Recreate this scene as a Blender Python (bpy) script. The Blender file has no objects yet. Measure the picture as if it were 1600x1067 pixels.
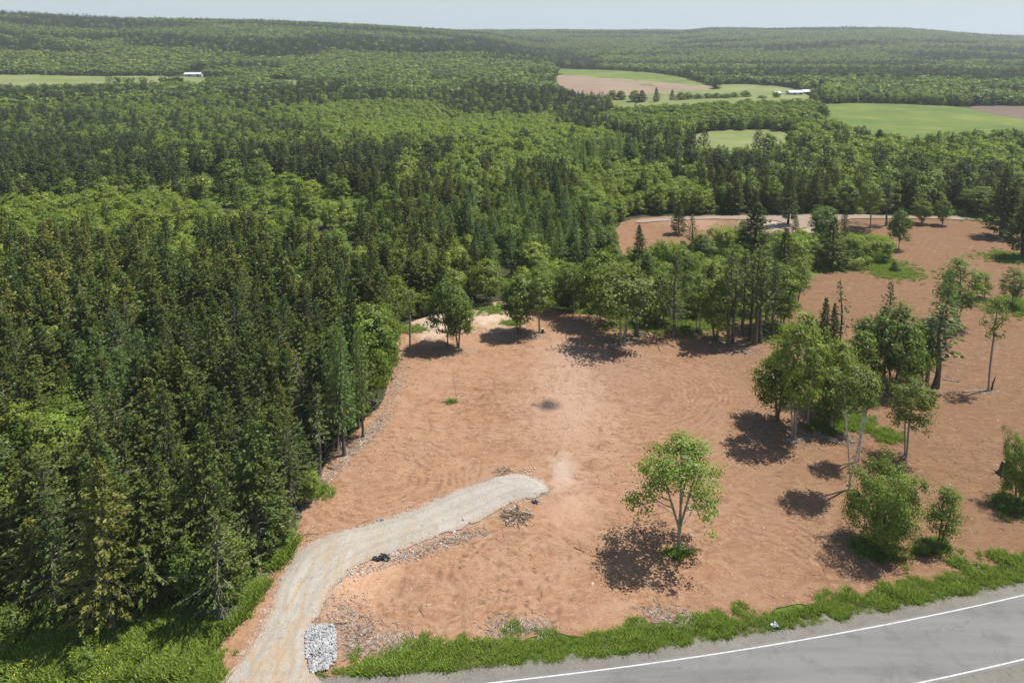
import bpy, math, random
import numpy as np
from mathutils import Vector
from mathutils.geometry import delaunay_2d_cdt
random.seed(7); RNG = np.random.default_rng(11)
SC = bpy.context.scene
COL = SC.collection

# ------------------------------------------------------------------ camera, sky, sun, exposure
CAM_H = 60.0
FPX = 1067.0                                   # focal length in pixels of a 1600 wide picture
PITCH = math.radians(8.0)                      # the photograph's uprights stay upright: low pitch, lens shifted down
CY = 52.0 + FPX * math.tan(PITCH)               # picture row of the optical axis; the horizon lies on row 52
sP, cP = math.sin(PITCH), math.cos(PITCH)
cam = bpy.data.objects.new('camera', bpy.data.cameras.new('camera'))
COL.objects.link(cam)
cam.location = (0, 0, CAM_H)
cam.rotation_euler = (math.pi / 2 - PITCH, 0, 0)
cam.data.sensor_width = 36.0
cam.data.lens = 36.0 * FPX / 1600.0
cam.data.clip_end = 60000.0
cam.data.shift_y = (CY - 533.5) / 1600.0
SC.camera = cam

SUN_EL = math.radians(62)
SUN_DIR = Vector((0.94 * math.cos(SUN_EL), 0.34 * math.cos(SUN_EL), math.sin(SUN_EL))).normalized()   # towards the sun
world = bpy.data.worlds.new("World"); SC.world = world
world.use_nodes = True
wn = world.node_tree
bg = wn.nodes['Background']
sky = wn.nodes.new('ShaderNodeTexSky')
sky.sky_type = 'NISHITA'; sky.sun_disc = False
sky.sun_elevation = SUN_EL
sky.sun_rotation = math.atan2(SUN_DIR.x, SUN_DIR.y)
sky.air_density = 1.0; sky.dust_density = 0.8; sky.ozone_density = 1.2; sky.altitude = 0
SKY_STR = 0.095
# summer haze whitens the lowest part of the sky
_g = wn.nodes.new('ShaderNodeNewGeometry'); _s = wn.nodes.new('ShaderNodeSeparateXYZ'); wn.links.new(_g.outputs['Incoming'], _s.inputs[0])
_tc = wn.nodes.new('ShaderNodeTexCoord'); wn.links.new(_tc.outputs['Generated'], _s.inputs[0])
_r = wn.nodes.new('ShaderNodeMapRange'); wn.links.new(_s.outputs[2], _r.inputs[0])
_r.inputs[1].default_value = 0.02; _r.inputs[2].default_value = 0.14; _r.inputs[3].default_value = 0.92; _r.inputs[4].default_value = 0.0
_m = wn.nodes.new('ShaderNodeMix'); _m.data_type = 'RGBA'; wn.links.new(_r.outputs[0], _m.inputs[0]); wn.links.new(sky.outputs[0], _m.inputs[6])
_m.inputs[7].default_value = (0.47 / SKY_STR, 0.55 / SKY_STR, 0.595 / SKY_STR, 1)
wn.links.new(_m.outputs[2], bg.inputs[0])
bg.inputs[1].default_value = SKY_STR
sl = bpy.data.lights.new('sun', 'SUN'); sl.energy = 5.0; sl.angle = math.radians(0.5); sl.color = (1.0, 0.955, 0.89)
sun = bpy.data.objects.new('sun', sl); COL.objects.link(sun)
sun.rotation_euler = SUN_DIR.to_track_quat('Z', 'Y').to_euler()
sun.location = (0, 0, 300)
SC.view_settings.view_transform = 'Standard'
SC.view_settings.look = 'None'
SC.view_settings.exposure = 0.35
SC.view_settings.gamma = 1.0
SC.render.engine = 'CYCLES'
SC.cycles.max_bounces = 5; SC.cycles.diffuse_bounces = 3; SC.cycles.glossy_bounces = 1
SC.cycles.transmission_bounces = 3; SC.cycles.volume_bounces = 1; SC.cycles.transparent_max_bounces = 4

# ------------------------------------------------------------------ maths: noise, terrain, pixel <-> ground
def vnoise(x, y, seed=0):
    x = np.asarray(x, float); y = np.asarray(y, float)
    xi = np.floor(x).astype(np.int64); yi = np.floor(y).astype(np.int64)
    fx = x - xi; fy = y - yi
    fx = fx * fx * (3 - 2 * fx); fy = fy * fy * (3 - 2 * fy)
    def hsh(a, b):
        n = (a * 374761393 + b * 668265263 + seed * 974634777) & 0xffffffff
        n = ((n ^ (n >> 13)) * 1274126177) & 0xffffffff
        n = (n ^ (n >> 16)) & 0xffffff
        return n / float(0xffffff)
    return (hsh(xi, yi) * (1 - fx) + hsh(xi + 1, yi) * fx) * (1 - fy) + (hsh(xi, yi + 1) * (1 - fx) + hsh(xi + 1, yi + 1) * fx) * fy
def fbm(x, y, seed=0, o=4):
    s = 0; a = 0.5; t = 0
    for k in range(o):
        s = s + a * vnoise(x * 2 ** k + 13.7 * k, y * 2 ** k - 7.1 * k, seed + k); t += a; a *= 0.5
    return s / t                                # 0..1
def sstep(t):
    t = np.clip(t, 0, 1); return t * t * (3 - 2 * t)

def row_tan(row):                               # slope (height over ground depth) of a picture row
    v = (row - CY) / FPX
    return -(sP + v * cP) / (cP - v * sP)
SKA = np.array([(-1600, 18), (-400, 16), (0, 17), (190, 27), (300, 28), (400, 31), (600, 39), (700, 45), (760, 51), (850, 66), (950, 92), (1030, 116), (1110, 150), (4000, 150)], float)
SKB = np.array([(-1600, 48), (600, 47), (760, 46), (900, 46), (1070, 47), (1110, 43.5), (1200, 44.5), (1330, 43), (1410, 44), (1480, 50), (1560, 56), (1650, 60), (1900, 62), (4000, 60)], float)
def terrain(x, y):
    x = np.asarray(x, float); y = np.asarray(y, float)
    r = np.hypot(x, y); az = np.arctan2(x, np.maximum(y, 1e-3))
    azc = np.clip(az, -1.2, 1.2)
    u = np.tan(azc) / cP
    px = 800 + FPX * u
    cz = np.cos(azc)
    front = sstep((y / np.maximum(r, 1e-3) - 0.25) / 0.2)
    RA, RB = 2200.0, 3200.0
    zA = CAM_H + RA * cz * row_tan(np.interp(px, SKA[:, 0], SKA[:, 1])) - 10
    zB = CAM_H + RB * cz * row_tan(np.interp(px, SKB[:, 0], SKB[:, 1])) - 10
    zA = np.maximum(zA, 0); zB = np.maximum(zB, 0)
    sA = np.clip((r - 860) / (RA - 860), 0, 3); sB = np.clip((r - 1330) / (RB - 1330), 0, 3)
    pA = np.where(sA < 1, sA ** 1.15 * 0.35 + sstep(sA) * 0.65, np.maximum(1 - (sA - 1) * 1.6, 0.35))
    pB = np.where(sB < 1, sB ** 1.1 * 0.35 + sstep(sB) * 0.65, np.maximum(1 - (sB - 1) * 1.2, 0.3))
    wob = (fbm(x / 420, y / 420, 3) - 0.5) * 34 * sstep((r - 950) / 700) * (1 - sstep((sA - 0.75) / 0.25) * 0.8)
    z = np.maximum(zA * pA, zB * pB) + wob * sstep(np.maximum(zA * pA, zB * pB) / 25)
    dip = -15 * np.exp(-((r - 540) / 150) ** 2) * (1 - sstep((px - 860) / 260))
    dip2 = -7 * np.exp(-((r - 760) / 110) ** 2) * sstep((px - 1000) / 150) * 0.0
    z = (z + dip + dip2) * front
    z = z + (fbm(x / 140, y / 140, 8, 3) - 0.5) * 5 * sstep((r - 240) / 120)
    z = z + (fbm(x / 26, y / 26, 5, 2) - 0.5) * 0.5 * sstep((y - 64) / 15)
    return z
def proj(x, y, z):
    dx = x; dy = y; dz = z - CAM_H
    dep = dy * cP - dz * sP
    return 800 + FPX * dx / dep, CY - FPX * (dy * sP + dz * cP) / dep
def at(px, py):                                 # where the view ray of a picture point meets the terrain
    px = np.atleast_1d(np.asarray(px, float)); py = np.atleast_1d(np.asarray(py, float))
    u = (px - 800) / FPX; v = (py - CY) / FPX
    dy = cP - v * sP; dz = -sP - v * cP
    lo = np.full(px.shape, 20.0); hi = np.full(px.shape, 9000.0); done = np.zeros(px.shape, bool)
    t = 20.0
    while t < 9000:
        t2 = t * 1.02
        z = CAM_H + dz * t2; hit = (z < terrain(u * t2, dy * t2)) & ~done
        lo[hit] = t; hi[hit] = t2; done |= hit; t = t2
    for _ in range(22):
        m = (lo + hi) / 2; below = CAM_H + dz * m < terrain(u * m, dy * m)
        hi = np.where(below, m, hi); lo = np.where(below, lo, m)
    return np.stack([u * hi, dy * hi], 1)
def at1(px, py):
    p = at([px], [py])[0]; return float(p[0]), float(p[1]), float(terrain(p[0], p[1]))
def inpoly(px, py, poly):
    px = np.asarray(px, float); py = np.asarray(py, float)
    res = np.zeros(px.shape, bool); n = len(poly)
    for i in range(n):
        x1, y1 = poly[i]; x2, y2 = poly[(i + 1) % n]
        c = (y1 > py) != (y2 > py)
        if y1 == y2: continue
        res ^= c & (px < (x2 - x1) * (py - y1) / (y2 - y1) + x1)
    return res
def polydist(px, py, poly):                     # distance to the outline
    px = np.asarray(px, float); py = np.asarray(py, float); d = np.full(px.shape, 1e9)
    for i in range(len(poly)):
        ax, ay = poly[i]; bx, by = poly[(i + 1) % len(poly)]
        L = (bx - ax) ** 2 + (by - ay) ** 2 + 1e-9
        t = np.clip(((px - ax) * (bx - ax) + (py - ay) * (by - ay)) / L, 0, 1)
        d = np.minimum(d, np.hypot(px - ax - t * (bx - ax), py - ay - t * (by - ay)))
    return d

# ------------------------------------------------------------------ object helpers
def tag(o, label=None, cat=None, group=None, kind=None):
    if label: o['label'] = label
    if cat: o['category'] = cat
    if group: o['group'] = group
    if kind: o['kind'] = kind
    return o
def mesh_np(name, verts, faces, mats=(), matidx=None, smooth=False, fattr=None):
    me = bpy.data.meshes.new(name)
    verts = np.asarray(verts, np.float32)
    if isinstance(faces, np.ndarray): faces = [faces]
    tot = np.concatenate([np.full(len(f), f.shape[1], np.int32) for f in faces])
    idx = np.concatenate([f.astype(np.int32).ravel() for f in faces])
    me.vertices.add(len(verts)); me.vertices.foreach_set('co', verts.ravel())
    me.loops.add(len(idx)); me.loops.foreach_set('vertex_index', idx)
    me.polygons.add(len(tot))
    st = np.zeros(len(tot), np.int32); st[1:] = np.cumsum(tot)[:-1]
    me.polygons.foreach_set('loop_start', st)
    for m in mats: me.materials.append(m)
    if matidx is not None: me.polygons.foreach_set('material_index', np.asarray(matidx, np.int32))
    me.polygons.foreach_set('use_smooth', np.full(len(tot), smooth))
    me.update(calc_edges=True)
    if fattr is not None:
        for k, a in fattr.items():
            at_ = me.attributes.new(k, 'FLOAT', 'FACE'); at_.data.foreach_set('value', np.asarray(a, np.float32))
    me.validate()
    return me
def link(name, me, parent=None):
    o = bpy.data.objects.new(name, me); COL.objects.link(o)
    if parent is not None: o.parent = parent
    return o

# ------------------------------------------------------------------ materials
class NT:
    def __init__(s, name):
        s.m = bpy.data.materials.new(name); s.m.use_nodes = True
        s.t = s.m.node_tree; s.t.nodes.clear()
        s.out = s.t.nodes.new('ShaderNodeOutputMaterial')
    def n(s, typ, **kw):
        nd = s.t.nodes.new(typ)
        for k, v in kw.items():
            if k.startswith('i_'):
                key = k[2:]; key = int(key) if key.isdigit() else key
                nd.inputs[key].default_value = v
            else: setattr(nd, k, v)
        return nd
    def l(s, a, b): s.t.links.new(a, b)
    def ramp(s, src, stops, interp='LINEAR'):
        r = s.n('ShaderNodeValToRGB'); r.color_ramp.interpolation = interp
        e = r.color_ramp.elements
        while len(e) < len(stops): e.new(0.5)
        for i, (p, c) in enumerate(stops):
            e[i].position = p; e[i].color = (*c, 1) if len(c) == 3 else c
        s.l(src, r.inputs[0]); return r.outputs[0]
    def noise(s, scale, detail=4, rough=0.55, vec=None, dist=0.0):
        nd = s.n('ShaderNodeTexNoise'); nd.inputs['Scale'].default_value = scale
        nd.inputs['Detail'].default_value = detail; nd.inputs['Roughness'].default_value = rough
        nd.inputs['Distortion'].default_value = dist
        if vec is not None: s.l(vec, nd.inputs['Vector'])
        return nd.outputs[0]
    def math(s, op, a, b=None, c=None):
        nd = s.n('ShaderNodeMath', operation=op)
        for i, q in enumerate((a, b, c)):
            if q is None: continue
            if isinstance(q, (int, float)): nd.inputs[i].default_value = q
            else: s.l(q, nd.inputs[i])
        return nd.outputs[0]
    def mix(s, f, a, b, blend='MIX'):
        nd = s.n('ShaderNodeMix', data_type='RGBA', blend_type=blend)
        for sock, q in ((nd.inputs[0], f), (nd.inputs[6], a), (nd.inputs[7], b)):
            if isinstance(q, (int, float)): sock.default_value = q
            elif isinstance(q, tuple): sock.default_value = (*q, 1)
            else: s.l(q, sock)
        return nd.outputs[2]
    def pos(s, sx=1, sy=1, sz=1, rz=0):
        g = s.n('ShaderNodeNewGeometry')
        mp = s.n('ShaderNodeMapping'); s.l(g.outputs['Position'], mp.inputs[0])
        mp.inputs['Scale'].default_value = (sx, sy, sz); mp.inputs['Rotation'].default_value = (0, 0, rz)
        return mp.outputs[0]
    def principled(s, col, rough=0.9, bump=None, bstr=0.5, bdist=0.1, spec=0.2):
        p = s.n('ShaderNodeBsdfPrincipled'); p.inputs['Roughness'].default_value = rough
        p.inputs['Specular IOR Level'].default_value = spec
        if isinstance(col, tuple): p.inputs['Base Color'].default_value = (*col, 1)
        else: s.l(col, p.inputs['Base Color'])
        if bump is not None:
            b = s.n('ShaderNodeBump'); b.inputs['Strength'].default_value = bstr; b.inputs['Distance'].default_value = bdist
            s.l(bump, b.inputs['Height']); s.l(b.outputs[0], p.inputs['Normal'])
        s.l(p.outputs[0], s.out.inputs[0]); return p

def leaf_mat(name, cols, trans=0.35, tcol=(1.15, 1.25, 0.6), var=0.45):
    """cols: ramp over the tree's own random number; faces vary by the lv attribute"""
    s = NT(name)
    oi = s.n('ShaderNodeObjectInfo')
    c = s.ramp(oi.outputs['Random'], [(i / (len(cols) - 1), q) for i, q in enumerate(cols)])
    a = s.n('ShaderNodeAttribute', attribute_name='lv')
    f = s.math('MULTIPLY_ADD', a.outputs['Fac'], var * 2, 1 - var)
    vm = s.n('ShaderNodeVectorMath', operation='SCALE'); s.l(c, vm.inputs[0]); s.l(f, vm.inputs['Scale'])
    d = s.n('ShaderNodeBsdfDiffuse'); s.l(vm.outputs[0], d.inputs[0])
    t = s.n('ShaderNodeBsdfTranslucent')
    tm = s.n('ShaderNodeVectorMath', operation='MULTIPLY'); s.l(vm.outputs[0], tm.inputs[0]); tm.inputs[1].default_value = tcol
    s.l(tm.outputs[0], t.inputs[0])
    mx = s.n('ShaderNodeMixShader'); mx.inputs[0].default_value = trans
    s.l(d.outputs[0], mx.inputs[1]); s.l(t.outputs[0], mx.inputs[2])
    g = s.n('ShaderNodeBsdfGlossy'); g.inputs['Roughness'].default_value = 0.5; g.inputs[0].default_value = (0.8, 0.85, 0.8, 1)
    m2 = s.n('ShaderNodeMixShader'); m2.inputs[0].default_value = 0.025
    s.l(mx.outputs[0], m2.inputs[1]); s.l(g.outputs[0], m2.inputs[2])
    s.l(m2.outputs[0], s.out.inputs[0])
    return s.m
M = {}
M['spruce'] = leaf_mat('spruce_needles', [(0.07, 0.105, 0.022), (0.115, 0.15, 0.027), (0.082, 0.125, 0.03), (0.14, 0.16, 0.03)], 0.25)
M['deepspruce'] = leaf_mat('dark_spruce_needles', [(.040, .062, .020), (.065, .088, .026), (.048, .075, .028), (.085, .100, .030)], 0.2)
M['olive'] = leaf_mat('olive_needles', [(0.135, 0.155, 0.028), (0.175, 0.168, 0.032), (0.115, 0.142, 0.028)], 0.2)
M['larch'] = leaf_mat('larch_needles', [(0.165, 0.245, 0.06), (0.14, 0.225, 0.065), (0.19, 0.255, 0.052)], 0.45)
M['broad'] = leaf_mat('broad_leaves', [(0.115, 0.18, 0.024), (0.185, 0.25, 0.028), (0.145, 0.205, 0.03), (0.225, 0.28, 0.038)], 0.42)
M['bright'] = leaf_mat('young_leaves', [(0.23, 0.31, 0.036), (0.28, 0.34, 0.046), (0.19, 0.28, 0.04), (0.29, 0.335, 0.065)], 0.45)
M['birchleaf'] = leaf_mat('birch_leaves', [(0.16, 0.205, 0.032), (0.19, 0.215, 0.034)], 0.4)
M['farleaf'] = leaf_mat('hillside_leaves', [(0.105, 0.175, 0.032), (0.245, 0.31, 0.044), (0.095, 0.155, 0.04), (0.265, 0.32, 0.06), (0.125, 0.175, 0.058), (0.19, 0.265, 0.042)], 0.3)
M['grass'] = leaf_mat('grass_blades', [(0.165, 0.25, 0.024), (0.22, 0.295, 0.036), (0.18, 0.255, 0.026)], 0.35)
M['drygrass'] = leaf_mat('dry_grass_blades', [(.30, .25, .12), (.20, .22, .07), (.14, .19, .05)], 0.3)
M['flower'] = leaf_mat('yellow_petals', [(.75, .62, .03), (.70, .60, .06)], 0.2)
def bark(name, c1, c2, sc=3.0):
    s = NT(name)
    tc = s.n('ShaderNodeTexCoord')
    mp = s.n('ShaderNodeMapping'); s.l(tc.outputs['Object'], mp.inputs[0]); mp.inputs['Scale'].default_value = (sc, sc, sc * .35)
    nz = s.noise(2.0, 5, 0.65, mp.outputs[0])
    s.principled(s.ramp(nz, [(0.35, c1), (0.65, c2)]), 0.9, nz, 0.5, 0.05); return s.m
M['bark'] = bark('grey_brown_bark', (.075, .058, .045), (.19, .165, .14))
M['darkbark'] = bark('dark_bark', (.040, .030, .024), (.11, .09, .075))
M['palebark'] = bark('pale_grey_bark', (.20, .18, .15), (.38, .35, .31))
M['birchbark'] = bark('white_birch_bark', (.32, .29, .26), (.78, .75, .70), 5)
M['deadwood'] = bark('dead_wood', (.17, .145, .12), (.40, .36, .31))

# ------------------------------------------------------------------ terrain polygons (picture outline -> ground)
def dens(poly, step):
    out = []
    for i in range(len(poly)):
        a = np.array(poly[i]); b = np.array(poly[(i + 1) % len(poly)])
        n = max(1, int(np.hypot(*(b - a)) / step))
        for k in range(n): out.append(a + (b - a) * k / n)
    return np.array(out)
def ground_poly(pts): 
    a = at([p[0] for p in pts], [p[1] for p in pts]); return [tuple(q) for q in a]
def smooth_poly(poly, it=2):                     # Chaikin corner cutting
    p = np.array(poly)
    for _ in range(it):
        q = np.roll(p, -1, 0)
        p = np.stack([p * .75 + q * .25, p * .25 + q * .75], 1).reshape(-1, 2)
    return p
def sheet(name, poly, step, amp, wl, zf, mat, inner=None, kind='structure', smooth=True, seed=1, attrs=None):
    b = dens(smooth_poly(poly), step)
    n1 = fbm(b[:, 0] / wl, b[:, 1] / wl, seed, 4) - .5; n2 = fbm(b[:, 0] / wl + 50, b[:, 1] / wl, seed + 9, 4) - .5
    b = b + np.stack([n1, n2], 1) * 2 * amp
    inner = inner or step * 3
    x0, y0 = b.min(0); x1, y1 = b.max(0)
    gx, gy = np.meshgrid(np.arange(x0, x1, inner), np.arange(y0, y1, inner))
    g = np.stack([gx.ravel(), gy.ravel()], 1) + RNG.uniform(-.25, .25, (gx.size, 2)) * inner
    bl = [tuple(q) for q in b]
    g = g[inpoly(g[:, 0], g[:, 1], bl)]
    g = g[polydist(g[:, 0], g[:, 1], bl) > step * .6]
    V = [Vector((float(q[0]), float(q[1]))) for q in b] + [Vector((float(q[0]), float(q[1]))) for q in g]
    E = [(i, (i + 1) % len(b)) for i in range(len(b))]
    vo, eo, fo, _, _, _ = delaunay_2d_cdt(V, E, [], 1, 1e-4)
    xy = np.array([(q[0], q[1]) for q in vo])
    z = zf(xy[:, 0], xy[:, 1])
    F = np.array([f for f in fo if len(f) == 3], np.int32)
    me = mesh_np(name, np.column_stack([xy, z]), F, [mat], smooth=smooth)
    nz = np.zeros(len(me.polygons) * 3, np.float32); me.polygons.foreach_get('normal', nz)
    if nz[2::3].mean() < 0: me.flip_normals()
    o = link(name, me); 
    if kind: o['kind'] = kind
    return o

SOIL_PX = [(300, 1085), (306, 1050), (335, 1010), (385, 955), (420, 905), (455, 862), (470, 815), (484, 770), (497, 735), (530, 700), (562, 668), (592, 636), (612, 590), (622, 550), (620, 520), (645, 503), (700, 488), (735, 474), (790, 470), (830, 477), (880, 487), (960, 497), (1040, 503), (1110, 505), (1180, 500), (1235, 482),
    (1250, 456), (1262, 432), (1300, 424), (1350, 424), (1372, 418), (1378, 405), (1385, 398), (1398, 385), (1385, 372), (1330, 362), (1270, 365), (1200, 368), (1130, 374), (1060, 384), (1000, 396), (965, 402), (955, 385), (962, 350), (1000, 339), (1160, 337), (1300, 335), (1480, 338), (1540, 344), (1570, 360), (1640, 366), (2000, 376),
    (2250, 450), (2150, 700), (1800, 845), (1640, 870), (1600, 878), (1500, 897), (1400, 917), (1250, 953), (1150, 967), (1050, 976), (960, 986), (860, 996), (740, 1000), (650, 1015), (560, 1036), (530, 1048), (470, 1052)]
DRIVE_PX = [(318, 1075), (352, 1062), (388, 1018), (420, 960), (440, 900), (470, 855), (520, 834), (590, 818), (650, 797), (720, 765), (790, 741), (828, 744), (862, 762), (850, 778), (800, 785), (770, 805), (720, 827), (650, 852), (600, 869), (560, 886), (530, 905), (515, 930), (500, 960), (482, 985), (479, 1030), (492, 1052), (508, 1066), (500, 1075)]
SOIL = ground_poly(SOIL_PX); DRIVE = ground_poly(DRIVE_PX)

# the road: its far white edge line is a shallow curve through three picture points
rp = at([779, 1050, 1600], [1067, 1033, 931])
RC = np.polyfit(rp[:, 0], rp[:, 1], 2)
def road_pt(s, off):
    x = np.asarray(s, float)
    xe = np.clip(x, -60, 75)
    y = np.polyval(RC, xe) + (2 * RC[0] * xe + RC[1]) * (x - xe)
    k = 2 * RC[0] * xe + RC[1]
    L = np.sqrt(1 + k * k)
    return x - k / L * off, y + off / L
def road_off(x, y):                              # signed distance of a point beyond the far white line
    xe = np.clip(x, -60, 75)
    yy = np.polyval(RC, xe) + (2 * RC[0] * xe + RC[1]) * (x - xe); k = 2 * RC[0] * xe + RC[1]
    return (y - yy) / np.sqrt(1 + k * k)
RS = np.arange(-150, 230, .5)
LW = float(np.mean([road_off(*q) for q in at([1600, 1438], [1032, 1067])]))     # offset of the near white line
def strip(name, offs, zs, mat, n0=0, seed=0, wob=0, s=RS):
    rows = []
    for i, (o, z) in enumerate(zip(offs, zs)):
        oo = np.full(len(s), float(o))
        if wob and i in (0, len(offs) - 1): oo = oo + (fbm(s / 1.7, s * 0 + i * 9, seed, 4) - .5) * wob * 2
        x, y = road_pt(s, oo)
        rows.append(np.column_stack([x, y, np.full(len(s), 0.0) + z + terrain(x, y)]))
    V = np.concatenate(rows); n = len(s); F = []
    for i in range(len(offs) - 1):
        a = np.arange(n - 1) + i * n
        F.append(np.column_stack([a, a + 1, a + n + 1, a + n]))
    o = link(name, mesh_np(name, V, np.concatenate(F), [mat], smooth=True)); o['kind'] = 'structure'; return o

# ------------------------------------------------------------------ ground
GRASSY_PX = [  # open grassy ground seen between trees
    [(0, 940), (120, 990), (250, 960), (350, 960), (400, 890), (470, 810), (480, 820), (430, 905), (330, 1020), (300, 1067), (0, 1067)],
    [(290, 285), (400, 270), (480, 290), (590, 315), (600, 345), (540, 360), (430, 330), (330, 320)],
    [(850, 470), (960, 400), (1100, 372), (1390, 362), (1410, 400), (1380, 422), (1260, 432), (1200, 500), (1000, 505), (880, 490)],
    [(1470, 330), (1545, 335), (1600, 350), (1600, 395), (1540, 390)]]
def ground_mat():
    s = NT('forest_floor')
    a = s.n('ShaderNodeAttribute', attribute_name='grassy')
    n1 = s.noise(0.9, 6, .65, s.pos()); n2 = s.noise(0.12, 4, .5, s.pos()); n3 = s.noise(7, 3, .6, s.pos())
    floor = s.ramp(n1, [(.3, (.030, .032, .016)), (.55, (.055, .060, .026)), (.72, (.11, .085, .055))])
    grass = s.ramp(n1, [(.3, (.060, .105, .020)), (.5, (.10, .165, .028)), (.68, (.17, .19, .055)), (.8, (.26, .22, .10))])
    f = s.math('ADD', a.outputs['Fac'], s.math('MULTIPLY', s.math('SUBTRACT', n2, .5), .6))
    f = s.ramp(f, [(.35, (0, 0, 0)), (.6, (1, 1, 1))])
    s.principled(s.mix(f, floor, grass), .95, n3, .6, .15); return s.m
def build_ground():
    rings = [0.0]; r = 6.0
    while r < 30000:
        rings.append(r); r += max(1.6, r * 0.0125) if r < 3500 else r * 0.08
    rings = np.array(rings[1:])
    th = np.concatenate([np.linspace(-55, 55, 620), np.linspace(55, 305, 130)[1:-1]]) * math.pi / 180
    R, T = np.meshgrid(rings, th, indexing='ij')
    X = R * np.sin(T); Y = R * np.cos(T); Z = terrain(X, Y)
    n = len(th)
    V = np.concatenate([[[0, 0, float(terrain(0., 0.))]], np.stack([X, Y, Z], 2).reshape(-1, 3)])
    i, j = np.meshgrid(np.arange(len(rings) - 1), np.arange(n), indexing='ij')
    a = 1 + i * n + j; b = 1 + i * n + (j + 1) % n
    Q = np.stack([a, a + n, b + n, b], 2).reshape(-1, 4)[:, ::-1]
    jj = np.arange(n); C0 = np.column_stack([np.zeros(n, int), 1 + jj, 1 + (jj + 1) % n])[:, ::-1]
    me = mesh_np('ground', V, [C0, Q], [ground_mat()], smooth=True)
    px, py = proj(V[:, 0], V[:, 1], V[:, 2])
    ok = V[:, 1] > 15
    g = np.zeros(len(V))
    for p in GRASSY_PX: g = np.where(ok & inpoly(px, py, p), 1, g)
    ro = road_off(V[:, 0], V[:, 1]); g = np.where((ro < 5.2), 1, g)
    g = np.where((np.hypot(V[:, 0], V[:, 1]) > 200) & (g < .5), .25, g)
    at_ = me.attributes.new('grassy', 'FLOAT', 'POINT'); at_.data.foreach_set('value', g.astype(np.float32))
    o = link('ground', me); o['kind'] = 'structure'
    nz = np.zeros(len(me.polygons) * 3, np.float32); me.polygons.foreach_get('normal', nz)
    if nz[2::3].mean() < 0: me.flip_normals()
build_ground()

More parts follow.
